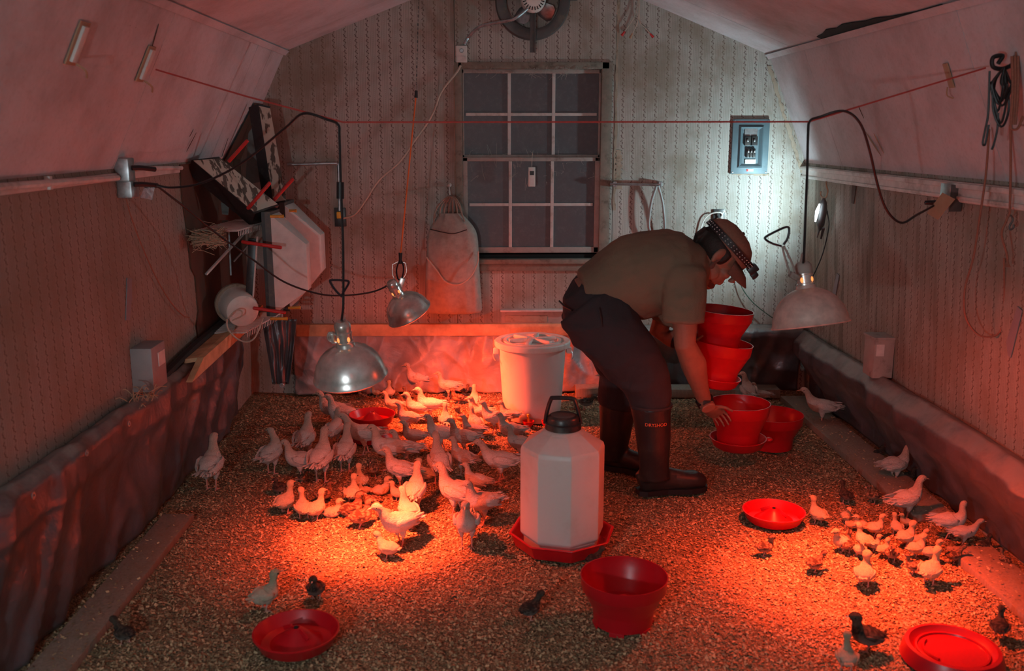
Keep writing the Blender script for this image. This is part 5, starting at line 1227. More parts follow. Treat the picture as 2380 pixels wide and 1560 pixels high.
BIRDS = [
 # kind, palette, x, foot y, head-top y, heading, label, turn, sit, var
 (W,'white',493,1138,1012,88,'white poult seen from behind, alone by the left tarpaulin',0,0,2),
 (W,'white',632,1095,990,70,'white poult seen from behind with head turned left, second from the left wall',75,0,2),
 (W,'white',710,1062,957,80,'white poult seen from behind, farthest back at the left side of the flock',0,0,2),
 (W,'white',700,1112,1013,185,'pink-lit white poult facing left, its body in front of the straight-necked one',0,0,0),
 (W,'white',747,1118,995,80,'pink-lit white poult with a straight neck seen from behind, left part of the flock',0,0,2),
 (W,'white',803,1092,982,85,'white poult seen from behind standing below the red flock feeder on its left',0,0,2),
 (W,'white',775,985,897,185,'white poult at the upper left of the flock, head highest and facing left',0,0,0),
 (W,'white',797,1000,907,178,'white poult overlapping the upper left one, nearer and facing left',0,0,0),
 (W,'white',779,1035,948,75,'white poult seen from behind under the pair facing left',0,0,2),
 (W,'white',848,1052,945,182,'white poult striding left just in front of the red flock feeder',0,0,1),
 (W,'white',905,1085,973,182,'pink-lit poult facing left, first of the two in line below the flock feeder',0,0,0),
 (W,'white',945,1078,988,180,'pink-lit poult facing left, second of the two in line below the flock feeder',0,0,0),
 (W,'white',930,1132,1030,178,'red-lit poult facing left with a tall neck, in the middle of the flock',0,0,2),
 (W,'white',968,978,903,185,'poult facing left right beside the rim of the flock feeder',0,0,2),
 (W,'white',950,1003,928,165,'poult with a raised neck behind the right rim of the flock feeder, a little nearer',0,0,0),
 (W,'white',963,1043,968,175,'white poult facing left behind the two in line',0,0,0),
 (W,'white',1000,975,893,178,'dim poult whose body is lit orange behind the flock feeder',0,0,0),
 (W,'white',1025,1042,952,178,'white poult facing left at the centre of the flock',0,0,0),
 (W,'white',1078,1052,962,180,'white poult facing left right of the centre of the flock',0,0,0),
 (W,'white',1100,1028,955,170,'white poult half hidden behind the one right of centre',0,0,0),
 (W,'white',1118,988,914,178,'white poult facing left in the back right rank, highest of the four',0,0,0),
 (W,'white',1148,1003,924,175,'white poult facing left in the back right rank, its tail behind the next head',0,0,0),
 (W,'white',1185,990,926,172,'white poult with ruffled tail nearest the foot of the white bucket',0,0,0),
 (W,'white',1188,1032,948,175,'white poult facing left with ruffled wings, below the rear right rank',0,0,0),
 (W,'white',1208,1062,980,175,'white poult facing left just left of the water jug shoulder',0,0,0),
 (W,'white',1163,1118,1009,180,'white poult facing left with long visible legs, left of the jug',0,0,1),
 (W,'white',1105,1008,940,120,'white poult with neck turned away among the rear right rank',0,0,2),
 (W,'white',1022,1120,1003,105,'red-lit poult with a straight neck seen from behind at the centre front',0,0,2),
 (W,'white',1075,1098,1009,150,'poult with a red-lit neck seen half from behind, right of the centre front',0,0,2),
 (W,'white',1060,1192,1067,150,'large red-lit poult facing away left in the front right of the flock',0,0,0),
 (W,'white',965,1185,1072,80,'poult seen from behind, glowing orange on its left side, front centre',0,0,2),
 (W,'white',930,1265,1138,222,'big poult walking toward us with a dark-shaded neck at the front of the flock',-20,0,1),
 (W,'white',950,1225,1128,120,'poult with a ruffled rump right behind the big front poult',0,0,0),
 (W,'white',1085,1270,1138,268,'poult facing the camera at the front right edge of the flock',0,0,2),
 (W,'white',1122,1215,1097,205,'poult standing behind the camera-facing one, body toward the right',0,0,0),
 (W,'white',1108,1150,1067,160,'poult with its head over the back of the front right birds',0,0,0),
 (W,'white',972,912,838,188,'brightly lit poult by the back tarpaulin, the left of two under the rear lamp',0,0,0),
 (W,'white',1042,925,857,184,'brightly lit poult by the back tarpaulin, the right of two under the rear lamp',0,0,0),
 (W,'white',1103,955,891,92,'poult showing only a thin orange-lit neck between the rear rank and the tarpaulin',0,0,2),
 (W,'white',1036,1003,933,95,'poult seen from behind between two heads in the upper centre of the flock',0,0,2),
 (W,'white',915,965,903,170,'dim poult with its head just over the far rim of the flock feeder',0,0,0),
 (W,'white',1416,925,860,175,'pinkish poult between the white bucket and the man\'s legs',0,0,0),
 (W,'white',1737,945,865,95,'white poult with a long neck behind the gripped feeder, left of a pair',85,0,2),
 (W,'white',1768,942,885,172,'white poult crouching behind the gripped feeder, right of a pair',0,0,0),
 (W,'white',1908,985,893,168,'white poult standing alone on the grey plank at the right wall',0,0,1),
 (W,'white',2078,1118,1024,12,'pink poult facing right under the right tarpaulin, farthest of the large ones there',0,0,0),
 (W,'white',2105,1205,1098,8,'large orange-lit poult facing right with a raised neck behind the chick cluster',0,0,2),
 (W,'white',2205,1248,1152,340,'large poult with its head turned, left of the overlapping two by the right tarpaulin',60,0,0),
 (W,'white',2238,1265,1190,350,'large poult with lowered head, right of the overlapping two by the right tarpaulin',0,0,1),
 # cream chicks, left group
 (K,'cream',664,1190,1114,62,'orange-lit chick standing at the left end of the chick group under the left lamp',0,0,2),
 (K,'cream',706,1203,1130,110,'orange-lit chick leaning left, one of two side by side',0,0,2),
 (K,'cream',734,1205,1131,50,'orange-lit chick leaning right, one of two side by side',0,0,2),
 (K,'cream',772,1195,1150,10,'pale chick lying down right of the pair side by side',0,1,0),
 (K,'brown',752,1165,1112,20,'small chick with a brownish face behind the lying pale chick',0,0,0),
 (K,'brown',706,1122,1096,330,'brown chick hiding under the pink-lit poults',0,0,0),
 (K,'cream',875,918,893,182,'small pink chick behind the flock feeder near the tarpaulin',0,0,0),
 (K,'cream',905,925,880,95,'yellow-orange chick standing up behind the flock feeder',0,0,2),
 (K,'cream',838,1138,1075,105,'orange chick facing away near the middle of the left chick group',0,0,2),
 (K,'cream',820,1165,1097,85,'orange chick seen from behind in front of the middle one',0,0,2),
 (K,'cream',885,1148,1104,20,'yellowish chick lying with its wing out in the left chick group',0,1,0),
 (K,'cream',848,1150,1112,200,'chick with a striped face peeping from the middle of the left chick group',0,0,0),
 (K,'cream',925,1160,1112,160,'small chick below the tall red-lit poult',0,0,0),
 (K,'cream',990,1118,1057,150,'deep red-lit chick among the legs in the centre of the flock',0,0,2),
 (K,'cream',892,1205,1158,190,'chick half hidden under the front poult',0,0,0),
 (K,'pale',903,1290,1222,160,'thin whitish chick in front of the flock on the brightest litter',-20,0,1),
 (K,'pale',617,1412,1316,42,'yellow chick with a long neck alone in the left foreground',0,0,2),
 (K,'pale',1967,1548,1460,75,'blurred white chick at the bottom right foreground',0,0,2),
 (K,'brown',838,1222,1150,25,'brown striped chick at the front of the left chick group',0,0,0),
 (K,'brown',815,1192,1135,20,'striped brown chick lying in the bright pool under the left lamp',0,1,0),
 (K,'brown',866,1170,1128,200,'striped brown chick behind the front brown one',0,1,1),
 (K,'brown',866,1105,1052,268,'small dark-breasted chick facing us between the poults',0,0,2),
 (K,'brown',952,1100,1055,250,'small dark chick head among the centre poults',0,0,0),
 (K,'brown',1102,1058,1032,200,'small speckled chick head between the right-hand poults',0,0,0),
 (K,'dark',650,1150,1100,250,'dark chick in shadow under the second poult at left',0,0,0),
 (K,'brown',1065,935,895,190,'brown chick among the rear birds by the back tarpaulin',0,0,0),
 (K,'brown',1078,985,935,180,'red-lit brown chick squeezed between the rear poults',0,0,0),
 (K,'brown',918,920,895,150,'tiny brown chick behind the far rim of the flock feeder',0,0,0),
 (K,'brown',843,925,905,180,'tiny brown chick left of the pink one behind the flock feeder',0,0,0),
 (K,'brown',950,925,893,185,'pair-less brown chick at the feet of the left bright poult',0,0,0),
 (K,'brown',1080,915,893,20,'brown chick at the tail of the right bright poult by the tarpaulin',0,0,0),
 # dark chicks in the foreground
 (K,'dark',735,1388,1317,268,'dark chick with a pale breast facing us in the left foreground',0,0,0),
 (K,'dark',1232,1432,1364,38,'black chick seen from behind walking toward the red hopper',0,0,1),
 (K,'dark',1380,1312,1262,30,'dark chick pecking between the jug tray and the red hopper',0,0,1),
 (K,'dark',290,1492,1424,150,'dark fluffy chick by the plank in the lower left corner',0,0,1),
 (K,'dark',1362,948,905,330,'dark speckled chick between the bucket and the man\'s boot',0,0,1),
 (K,'dark',2015,1502,1405,170,'big dark chick facing left in the right foreground',0,0,0),
 (K,'dark',2322,1475,1402,62,'blurred grey and white chick near the lower right edge',0,0,2),
 (K,'dark',1965,1166,1112,105,'dark chick standing beside the end of the grey plank',0,0,2),
 (K,'brown',2028,1165,1115,200,'brown chick on the edge of the grey plank',0,0,2),
 (K,'dark',2040,1062,1033,10,'dark chick on the plank behind the pink poult',0,0,0),
 (K,'dark',2113,1115,1088,10,'tiny dark chick at the feet of the pink poult',0,0,0),
 (K,'dark',2290,1275,1233,30,'dark chick in front of the lowered head of the big poult at the tarpaulin',0,0,0),
 # right cluster
 (K,'cream',1900,1212,1146,112,'cream chick standing alone right of the right-hand dish',0,0,2),
 (K,'cream',1968,1212,1165,262,'cream chick facing us at the back left of the right cluster',0,0,0),
 (K,'cream',1978,1228,1190,182,'cream chick low at the upper left of the right cluster',0,0,0),
 (K,'cream',2002,1232,1188,175,'cream chick second in the upper row of the right cluster',0,0,0),
 (K,'cream',2032,1242,1184,5,'cream chick with a curved neck in the upper row of the right cluster',0,0,2),
 (K,'cream',2083,1238,1187,92,'cream chick seen from behind with a round head at the top of the right cluster',0,0,2),
 (K,'brown',2080,1215,1170,265,'brown-faced chick right under the breast of the large orange-lit poult',0,0,0),
 (K,'cream',1955,1278,1218,200,'plump cream chick at the left side of the right cluster',0,0,0),
 (K,'cream',2008,1272,1208,120,'cream chick in the middle of the right cluster, head up',0,0,2),
 (K,'cream',2030,1275,1235,10,'cream chick pressed against the middle one of the right cluster',0,0,0),
 (K,'brown',1968,1282,1230,60,'brownish chick in front of the plump one at the left of the right cluster',0,0,0),
 (K,'cream',1998,1292,1243,262,'small cream chick low in the front left of the right cluster',0,0,0),
 (K,'cream',2104,1262,1200,22,'cream chick right of the round-headed one in the right cluster',0,0,0),
 (K,'cream',2130,1265,1216,8,'cream chick with a bent neck in the right half of the right cluster',0,0,1),
 (K,'cream',2128,1290,1232,15,'cream chick facing right in the front right row of the cluster',0,0,0),
 (K,'cream',2162,1298,1240,340,'cream chick at the right end of the front row of the cluster',0,0,2),
 (K,'brown',2072,1300,1248,240,'striped brown chick in the middle front of the right cluster',0,0,1),
 (K,'cream',2008,1352,1272,62,'cream chick standing alone in front of the right cluster, casting a long shadow',0,0,0),
 (K,'cream',2160,1352,1264,38,'larger cream chick at the front right of the cluster, neck stretched up',0,0,2),
 (K,'brown',2122,1330,1280,150,'reddish brown chick beside the larger front cream chick',0,0,2),
 (K,'brown',2216,1302,1253,10,'brown chick on the plank right of the right cluster',0,0,1),
 (K,'brown',2334,1312,1268,100,'brown chick near the right tarpaulin at the picture edge',0,0,2),
 (K,'brown',1893,1322,1268,22,'dark brown chick walking left of the right cluster',0,0,1),
 (K,'brown',1776,1286,1232,5,'brown chick beside the right-hand red dish',0,0,0),
 (K,'cream',2105,1225,1195,185,'small cream chick behind the cluster under the large poult',0,0,0),
 (K,'cream',2052,1290,1245,30,'small cream chick between the two front rows of the right cluster',0,0,0),
]
for b in BIRDS:
    k, pal, px, py, top, hd, lb, tn, st_, vr = b
    g_ = 'poults of the flock' if k == W else ('cream chicks' if pal in ('cream', 'pale') else 'brown and dark chicks')
    bird(k, pal, px, py, top, hd, lb, tn, st_, vr, g_)
# ================================================================== the man
PN, PF = 4.06, 4.40            # near and far leg planes
man = thing('person', 'man in tan t-shirt, dark trousers, rubber boots and cap bending over red feeders', 'person', (.72, 4.2, 0))
def V(px, py, y): return Y(px, py, y)
m_skin = Mat('skin', (.50,.27,.19), .55); m_skin.b.inputs['Subsurface Weight'].default_value = .08
n = m_skin.noise(30, 4); m_skin.col(m_skin.mix(n.step(.3,.8)*.5, (.32,.15,.10), (.20,.09,.06))); m_skin.bump(n, .15, .002); m_skin = m_skin.m
M = Mat('tan_cotton', (.26,.19,.13), .9); n = M.noise(5, 6, .6, dist=.6); M.col(M.mix(M.noise(3,4).step(.4,.8)*.5, (.20,.15,.10), (.14,.10,.07))); M.bump(n*1.0+M.noise(300,2)*.1, .55, .02); m_shirt = M.m
M = Mat('dark_trouser_cloth', (.05,.042,.05), .85); n = M.noise(6, 6, .6, dist=.8); M.col(M.mix(n, (.035,.030,.036), (.020,.017,.020))); M.bump(n, .6, .02); m_trou = M.m
m_boot = plain('boot_rubber', (.020,.017,.018), .42, scale=12, bump=.25, dirt=(.05,.04,.03), dscale=10)
m_boots = plain('boot_shaft_neoprene', (.035,.028,.03), .8, scale=30, bump=.3)
m_hair = plain('dark_hair', (.015,.010,.008), .6, scale=120, bump=.8)
m_cap = plain('tan_cap_cloth', (.25,.13,.09), .85, scale=120, bump=.3)
m_capd = plain('cap_mesh_dark', (.14,.07,.05), .85, scale=200, bump=.5)
SY = Vector((0, 1, 0))
# ---- head frame
HC = V(1671, 593, 4.17)
hf = Vector((.60, -.10, -.79)).normalized()      # facing direction
hl = Vector((.12, 1, .02)); hl = (hl-hf*hl.dot(hf)).normalized()
hu = hf.cross(hl)
HM = Matrix((hf, hl, hu)).transposed()*1.17
def H(x, y, z): return HC+HM @ Vector((x, y, z))
body = MB()
body.ell(H(-.012, 0, .022), (.098, .076, .080), HM, 24, 16)
body.ell(H(.030, 0, -.045), (.062, .056, .066), HM, 20, 12)
body.ell(H(.062, 0, -.094), (.028, .030, .026), HM, 14, 8)
for s in (-1, 1): body.ell(H(.020, s*.052, -.060), (.040, .014, .034), HM, 12, 8)
for s in (-1, 1): body.ell(H(.062, s*.036, -.022), (.026, .022, .020), HM, 12, 8)    # cheeks
body.loft([H(.080, 0, .028), H(.098, 0, .006), H(.112, 0, -.018), H(.100, 0, -.028)], [(.010,.010), (.011,.012), (.016,.014), (.012,.008)], HM @ Vector((0,1,0)), 10)   # nose
body.ell(H(.078, 0, .038), (.016, .050, .010), HM, 14, 8)                           # brow
for dz_, r_ in ((-.050, .0075), (-.061, .0085)): body.ell(H(.086, 0, dz_), (.012, .024, r_), HM, 14, 8)   # lips
for s in (-1, 1):                                                                # ears
    body.ell(H(-.012, s*.077, .000), (.018, .008, .030), HM @ rotM('Z', s*-18), 12, 8)
    body.ell(H(-.010, s*.079, -.026), (.010, .007, .012), HM, 10, 6)
sh = V(1618, 606, 4.19)   # neck base
body.loft([H(-.02, 0, -.02), H(-.035, 0, -.075), sh.lerp(H(-.035, 0, -.09), .45), sh+Vector((-.02,0,0)), sh+Vector((-.08, 0, -.01))], [(.058,.062), (.060,.062), (.064,.066), (.085,.075), (.12,.09)], SY, 16)
# torso core
pel = V(1372, 702, 4.22)
tor = [pel+Vector((-.02,0,.0)), V(1420, 672, 4.22), V(1490, 632, 4.21), V(1560, 616, 4.20), V(1610, 612, 4.19), V(1640, 605, 4.19)]
body.loft(tor, [(.155,.115), (.150,.11), (.16,.115), (.175,.12), (.15,.10), (.08,.07)], SY, 18)
# near (right) arm
SN, EN, WN = V(1592, 655, 4.02), V(1592, 800, 4.02), V(1638, 932, 4.20)
body.loft([V(1590, 625, 4.09), SN, SN.lerp(EN, .5), EN, EN.lerp(WN, .35)+Vector((.008, 0, 0)), EN.lerp(WN, .75), WN, WN.lerp(V(1650, 955, 4.14), .8)],
          [(.07,.07), (.068,.072), (.052,.058), (.044,.048), (.050,.058), (.034,.040), (.026,.033), (.028,.036)], SY, 16)
# far (left) arm reaching under the stack
SF, EF, WF = V(1575, 650, 4.38), V(1530, 772, 4.42), V(1590, 800, 4.33)
body.loft([V(1585, 630, 4.30), SF, SF.lerp(EF, .5), EF, EF.lerp(WF, .5), WF], [(.07,.07), (.062,.066), (.050,.054), (.043,.046), (.040,.044), (.027,.032)], SY, 14)
# legs core
body.loft([pel+Vector((0,-.08,-.03)), V(1440, 790, PN+.02), V(1503, 880, PN)], [(.08,.09), (.07,.075), (.052,.055)], SY, 12)
body.loft([pel+Vector((0,.09,-.03)), V(1420, 790, PF-.03), V(1450, 880, PF)], [(.08,.09), (.07,.075), (.052,.055)], SY, 12)
# hands: palm plus five separate fingers
def finger(pts, r0):
    n = len(pts); body.loft(pts, [r0*(1-.38*i/(n-1)) for i in range(n)]+[], None, 10)
    body.ell(pts[-1], (r0*.62,)*3, None, 10, 6)
def hand(wr, d, nrm, curl, thumb_dir, ws=1.0, thumb_out=.5):
    """d: direction wrist->knuckles, nrm: palm normal (fingers curl toward it)"""
    d = Vector(d).normalized(); nrm = Vector(nrm); nrm = (nrm-d*nrm.dot(d)).normalized(); sd = d.cross(nrm)
    if sd.dot(Vector(thumb_dir)) < 0: sd = -sd
    wr = Vector(wr)
    body.loft([wr-d*.02, wr+d*.02, wr+d*.055, wr+d*.085, wr+d*.095], [(.027,.020), (.034,.019), (.041,.016), (.041,.014), (.035,.010)], sd, 14)
    for k, (off, L) in enumerate(((.030,.072), (.010,.080), (-.011,.074), (-.030,.058))):
        p = wr+d*(.085-abs(off)*.15)+sd*off; dirv = d.copy(); pts = [p-d*.02, p]; ax = d.cross(nrm)
        for seg, cf in ((.42, curl), (.32, curl*1.05), (.26, curl*.8)):
            dirv = (Matrix.Rotation(R(cf), 3, ax) @ dirv) + sd*off*.4; dirv.normalize(); p = p+dirv*L*seg; pts.append(p)
        finger(pts, .0088 if k < 3 else .0076)
    p = wr+d*.022+sd*.026; t1_ = (d*.55+sd*.75+nrm*.25).normalized(); t2_ = (d*.8+sd*.25+nrm*thumb_out).normalized()
    finger([p-t1_*.015, p+t1_*.022, p+t1_*.040+t2_*.012, p+t1_*.045+t2_*.040], .0105)
WH = V(1647, 950, 4.25)
hand(WH, (.62, .55, -.42), (.55, -.25, -.75), 30, (-.2, -.6, .8), 1.0)
WF2 = V(1596, 800, 4.30)
hand(WF2, (.82, -.25, .08), (.2, .2, 1), 20, (.2, -1, .4), 1.0)
me = remesh(body, .0045, 'body', 5, .5); me.materials.clear(); me.materials.append(m_skin)
me.transform(Matrix.Translation(-man.location)); bo = bpy.data.objects.new('body', me); COL.objects.link(bo); bo.parent = man
# face details
for s in (-1, 1):
    mb = MB(); mb.ell(H(.078, s*.031, .014), (.012, .013, .011), HM, 14, 8); ey = mb.build('eye', Mat('eye_white', (.55,.5,.46), .3).m if s == -1 else bpy.data.materials['eye_white'], man, smooth=True)
    mb = MB(); mb.ell(H(.089, s*.031, .010), (.003, .0055, .0055), HM, 10, 6); mb.build('iris', m_eye, ey, smooth=True)
    mb = MB(); mb.ell(H(.080, s*.031, .019), (.0125, .016, .009), HM, 14, 8); mb.build('eyelid', m_skin, man, smooth=True)
    mb = MB(); mb.loft([H(.088, s*.012, .036), H(.090, s*.03, .041), H(.078, s*.052, .036)], [.003, .0045, .002], None, 8); mb.build('eyebrow', m_hair, man, smooth=True)
# hair at the nape and sides + short stubble shell
mb = MB(); mb.ell(H(-.020, 0, .018), (.095, .0795, .076), HM, 24, 16)
mb.loft([H(-.105, 0, .02), H(-.105, 0, -.02), H(-.092, 0, -.045)], [(.05,.02), (.05,.02), (.035,.012)], HM @ Vector((0,1,0)), 12)
for s in (-1, 1): mb.loft([H(.012, s*.072, .03), H(.014, s*.074, .005), H(.014, s*.070, -.015)], [(.006,.010), (.005,.008), (.002,.004)], HM @ Vector((0,1,0)), 8)
hm_ = remesh(mb, .005, 'hair', 2); hm_.materials.clear(); hm_.materials.append(m_hair); hm_.transform(Matrix.Translation(-man.location))
ho = bpy.data.objects.new('hair', hm_); COL.objects.link(ho); ho.parent = man
m_beard = plain('stubble', (.13,.06,.045), .8, scale=200, bump=.5)
mb = MB(); mb.ell(H(.058, 0, -.090), (.034, .035, .022), HM, 18, 10)
for s in (-1, 1): mb.loft([H(.055, s*.030, -.085), H(.020, s*.056, -.066), H(.0, s*.068, -.03), H(.006, s*.072, .0)], [(.012,.018), (.008,.016), (.005,.010), (.002,.004)], HM @ Vector((0,1,0)), 8)
mb.build('stubble', m_beard, man, smooth=True)
# cap
cap = MB(); prof = [(.001, .100), (.04, .097), (.075, .083), (.097, .060), (.105, .038), (.105, .018), (.101, .018), (.101, .038), (.093, .057), (.072, .078), (.038, .092), (.001, .095)]
Mc = HM @ Matrix.Diagonal(Vector((1.06, .86, 1.0)))
cap.lathe(prof, 40, H(-.012, 0, .020), Mc)
co = cap.build('cap', m_cap, man, smooth=True)
mb = MB(); nv = 14; vs = []
for layer, dz_ in ((0, 0), (1, -.004)):
    for i in range(nv+1):
        a = R(-62+124*i/nv); x = cos(a)*.104; y = sin(a)*.088
        ext = .066*max(0, cos(a*1.35))**.55
        for r_ in (0, .5, 1): vs.append(H(-.006+x+ext*r_*1.0, y*(1+.02*r_), .038+dz_-.028*r_*r_-2.6*(y*y)*(.3+r_)*1.0))
st_ = (nv+1)*3; fs = []
for i in range(nv):
    for j in range(2):
        a = i*3+j; fs += [(a, a+1, a+4, a+3), (a+st_, a+3+st_, a+4+st_, a+1+st_)]
    fs += [(i*3+2, i*3+2+st_, i*3+5+st_, i*3+5), (i*3, i*3+3, i*3+3+st_, i*3+st_)]
for e in (0, nv*3): fs += [(e, e+st_, e+1+st_, e+1), (e+1, e+1+st_, e+2+st_, e+2)]
mb.add(vs, fs); mb.build('brim', m_capd, co, smooth='all')
mb = MB(); mb.ell(H(-.012, 0, .121), (.007, .007, .004), HM, 10, 6); mb.build('button', m_capd, co, smooth=True)
# headlamp
hlp = bpy.data.objects.new('headlamp', None); COL.objects.link(hlp); hlp.parent = man; hlp.location = HC-man.location
mb = MB(); pts = []
N_ = 40; vs = []; fs = []
tilt = .02
for i in range(N_):
    a = 2*pi*i/N_; rx, ry = .110, .089
    for dr, dz_ in ((0, -.013), (.004, -.013), (.004, .013), (0, .013)):
        vs.append(H(-.010+cos(a)*(rx+dr+.004)*1.02, sin(a)*(ry+dr+.003), .057+cos(a)*tilt*.6+dz_-(0)))
for i in range(N_):
    for j in range(4): a = i*4+j; b = i*4+(j+1) % 4; c = ((i+1) % N_)*4; fs.append((a, b, c+(j+1) % 4, c+j))
mb.add(vs, fs); mb.build('strap', m_black, hlp, smooth=True)
dotm = plain('strap_dot_white', (.65,.65,.65), .5)
mb = MB()
for i in range(0, 46):
    a = 2*pi*(i+.5)/46
    for dz_ in (-.006, .005):
        mb.ell(H(-.010+cos(a)*(.1185)*1.02, sin(a)*(.0965), .057+cos(a)*tilt*.6+dz_), (.0022,.0022,.0022), HM, 6, 4)
so = mb.build('strap_dots', dotm, hlp, smooth=True); so['kind'] = 'stuff'
mb = MB(); mb.box(H(.118, 0, .070), (.030, .052, .040), HM, bev=.007); mb.build('lamp_housing', m_blackp, hlp, smooth=True)
mb = MB(); mb.box(H(.140, 0, .062), (.022, .040, .028), HM, bev=.007); mb.build('lamp_head', m_black, hlp, smooth=True)
mb = MB(); mb.lathe([(.0001, .002), (.010, .002), (.011, 0), (.011, -.004)], 16, H(.152, 0, .058), HM @ rotM('Y', 90)); mb.build('lens', m_glass, hlp, smooth=True)
# ---- shirt
sh_ = MB()
ST = [(V(1352, 672, 4.22), .165, .085), (V(1385, 668, 4.22), .178, .125), (V(1425, 658, 4.22), .186, .165), (V(1470, 646, 4.21), .194, .195), (V(1515, 634, 4.21), .202, .195), (V(1555, 622, 4.20), .208, .178), (V(1595, 618, 4.20), .205, .155), (V(1622, 612, 4.19), .15, .115), (V(1640, 606, 4.19), .085, .078)]
sh_.loft([p for p, a, b in ST], [(a, b*.98) for p, a, b in ST], SY, 28)
sh_.loft([V(1572, 630, 4.12), V(1588, 650, 4.04), V(1590, 700, 4.00), V(1588, 748, 3.99)], [(.085,.10), (.088,.100), (.080,.092), (.080,.090)], SY, 20)
sh_.loft([V(1565, 630, 4.28), V(1578, 655, 4.36), V(1565, 700, 4.40), V(1550, 745, 4.42)], [(.085,.095), (.086,.092), (.078,.084), (.078,.084)], SY, 20)
sm = remesh(sh_, .0075, 'shirt', 7)
me = sm
for v in me.vertices:
    c = v.co; q = Vector((c.x*5+c.z*3, c.y*5, c.z*6-c.x*4)); a = noise.noise(q); b = noise.noise(q*2.3+Vector((4,1,0)))
    r_ = (1-abs(a)*3.2); v.co += v.normal*(.007*max(0, r_)+.005*b+.003*noise.noise(q*5))
me.materials.clear(); me.materials.append(m_shirt); me.transform(Matrix.Translation(-man.location))
so = bpy.data.objects.new('shirt', me); COL.objects.link(so); so.parent = man
# ---- trousers
tr = MB()
tr.loft([V(1338, 662, 4.22), V(1362, 682, 4.22), V(1385, 712, 4.22), V(1400, 745, 4.22)], [(.15,.09), (.178,.145), (.185,.168), (.15,.13)], SY, 26)
near = [(V(1372, 705, 4.13), .11, .155), (V(1402, 752, 4.10), .108, .160), (V(1437, 800, 4.08), .105, .140), (V(1478, 850, PN+.01), .098, .125), (V(1502, 890, PN), .092, .108), (V(1510, 925, PN), .086, .096), (V(1514, 955, PN), .076, .082)]
tr.loft([p for p, a, b in near], [(a, b) for p, a, b in near], SY, 24)
far = [(V(1372, 705, 4.30), .11, .15), (V(1395, 755, 4.34), .108, .145), (V(1425, 805, 4.37), .10, .125), (V(1448, 860, PF), .095, .112), (V(1444, 905, PF), .090, .105), (V(1436, 945, PF), .085, .095)]
tr.loft([p for p, a, b in far], [(a, b) for p, a, b in far], SY, 24)
me = remesh(tr, .0085, 'trousers', 6)
for v in me.vertices:
    c = v.co; q = Vector((c.x*5-c.z*4, c.y*5, c.z*6+c.x*3)); v.co += v.normal*(.008*max(0, 1-abs(noise.noise(q))*3.4)+.005*noise.noise(q*2.2))
me.materials.clear(); me.materials.append(m_trou); me.transform(Matrix.Translation(-man.location))
to = bpy.data.objects.new('trousers', me); COL.objects.link(to); to.parent = man
# rear pocket and cargo flap
mb = MB(); mb.loft([V(1300, 700, 4.17), V(1312, 712, 4.10), V(1330, 722, 4.07)], [.004, .005, .004], None, 6); mb.build('pocket_seam', m_black, man, smooth=True)
mb = MB(); mb.loft([V(1392, 715, 3.99), V(1398, 740, 3.985), V(1400, 760, 3.985)], [.003, .004, .003], None, 6); mb.build('pocket_seam', m_black, man, smooth=True)
# ---- boots
def boot(shaft, ankle, toe, y, name='boot'):
    b = MB(); b.loft([p for p, a, c in shaft], [(a, c) for p, a, c in shaft], SY, 24)
    an = Vector(ankle); tt = Vector(toe); d = (tt-an); d.z = 0; L = d.length; d.normalize(); sd = Vector((-d.y, d.x, 0))
    heel = Vector((an.x, an.y, 0))-d*.065
    pts = [heel+Vector((0,0,.055)), heel+d*.03+Vector((0,0,.068)), heel+d*.09+Vector((0,0,.070)), heel+d*.16+Vector((0,0,.058)), heel+d*.22+Vector((0,0,.052)), heel+d*.27+Vector((0,0,.050)), heel+d*(.305)+Vector((0,0,.042)), heel+d*.325+Vector((0,0,.036))]
    b.loft(pts, [(.030,.045), (.043,.064), (.045,.066), (.046,.052), (.053,.046), (.055,.044), (.046,.034), (.022,.018)], sd, 20)
    me = remesh(b, .006, name, 5)
    for v in me.vertices:
        if v.co.z > .09: v.co += v.normal*(.004*noise.noise(v.co*11))
    me.materials.clear(); me.materials.append(m_boot); me.transform(Matrix.Translation(-man.location)); o = bpy.data.objects.new('boot', me); COL.objects.link(o); o.parent = man
    s = MB(); poly = []
    out = [(0-.005, .028), (.03, .042), (.09, .040), (.13, .036), (.18, .046), (.24, .056), (.29, .052), (.325, .030), (.335, 0)]
    P_ = [(x, w) for x, w in out]+[(x, -w) for x, w in reversed(out[:-1])]
    s.prism(P_, .024, Matrix((d, sd, Vector((0,0,1)))).transposed(), heel+Vector((0,0,.0))); so = s.build('sole', m_black, o)
    return o, d, sd, heel
A1 = V(1522, 1100, PN)
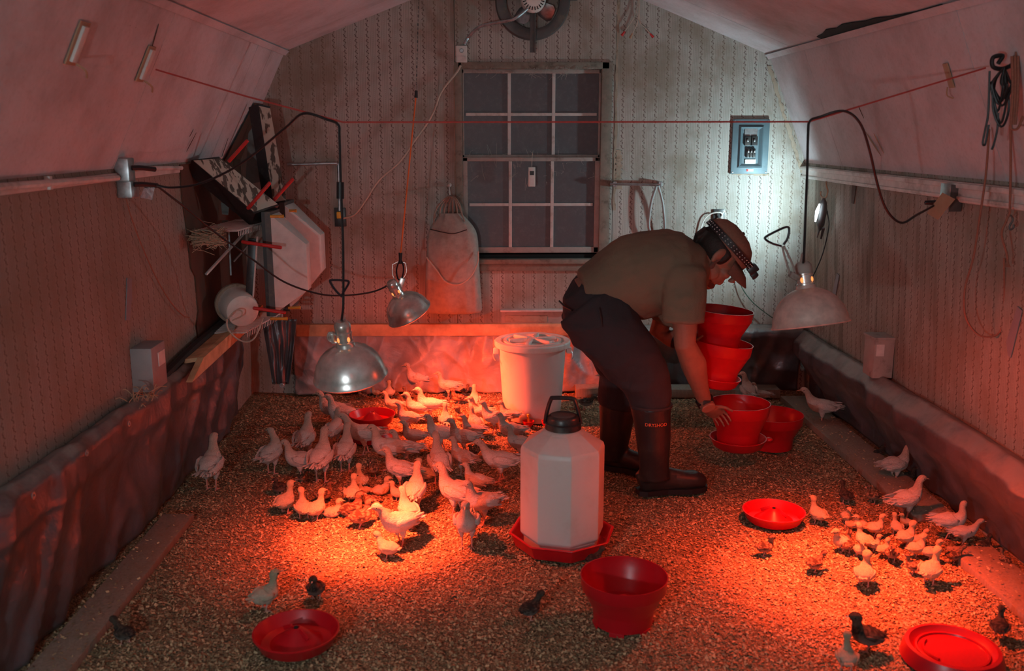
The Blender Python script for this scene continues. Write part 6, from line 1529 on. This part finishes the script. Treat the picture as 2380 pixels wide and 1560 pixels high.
shN = [(V(1513, 940, PN), .087, .092), (V(1516, 990, PN), .078, .082), (V(1519, 1040, PN), .070, .074), (V(1521, 1085, PN), .056, .068), (V(1522, 1115, PN), .048, .066)]
b1, d1, s1_, h1 = boot(shN, (A1.x-.005, 4.09, 0), (A1.x+.26, 4.14, 0), PN)
A2 = V(1430, 1060, PF)
shF = [(V(1440, 915, PF), .082, .088), (V(1436, 950, PF), .080, .090), (V(1430, 1000, PF), .072, .078), (V(1428, 1040, PF), .058, .068), (V(1428, 1068, PF), .048, .062)]
b2, d2, s2_, h2 = boot(shF, (A2.x-.005, 4.42, 0), (A2.x+.21, 4.30, 0), PF)
# collar rims of the boots
for (p, a, c) in (shN[0], shF[0]):
    mb = MB(); mb.loft([p+Vector((0,0,-.006)), p+Vector((0,0,.004))], [(a+.004, c+.004)]*2, SY, 28); mb.build('boot_rim', m_boots, man, smooth=True)
# lettering on the near boot shaft
m_let = plain('orange_lettering', (.85,.16,.05), .5)
tp = V(1525, 988, 3.985)
tx = text_mesh('boot_lettering', 'DRYSHOD', .021, m_let, Matrix(((1,0,0),(0,0,-1),(0,1,0))), tp, b1, .0004)
ctr = V(1516, 990, PN); bl = wloc(b1)
for v in tx.data.vertices:
    x = v.co.x+bl.x-ctr.x; yy_ = 1-(x/.086)**2; v.co.y += (ctr.y-.0805*math.sqrt(max(.05, yy_))-.003)-(tp.y)
tx2 = text_mesh('boot_lettering', 'HAYMAKER', .009, m_let, Matrix(((1,0,0),(0,0,-1),(0,1,0))), V(1527, 998, 3.985), b1, .0003) if False else None
# watches / gloves cuffs
mb = MB(); dW = (WN-EN).normalized(); mb.loft([WN+dW*-.012, WN+dW*.022], [(.036,.042), (.034,.040)], SY, 20); wt = mb.build('wristwatch', m_black, man, smooth=True)
mb = MB(); mb.box(WN+dW*.005+Vector((.0, -.040, .0)), (.034, .010, .034), None, bev=.004); mb.build('watch_face', m_blackp, wt, smooth=True)
mb = MB(); mb.loft([WF-(WF-EF).normalized()*.05, WF], [(.038,.042), (.032,.037)], SY, 20); mb.build('wristband', m_black, man, smooth=True)
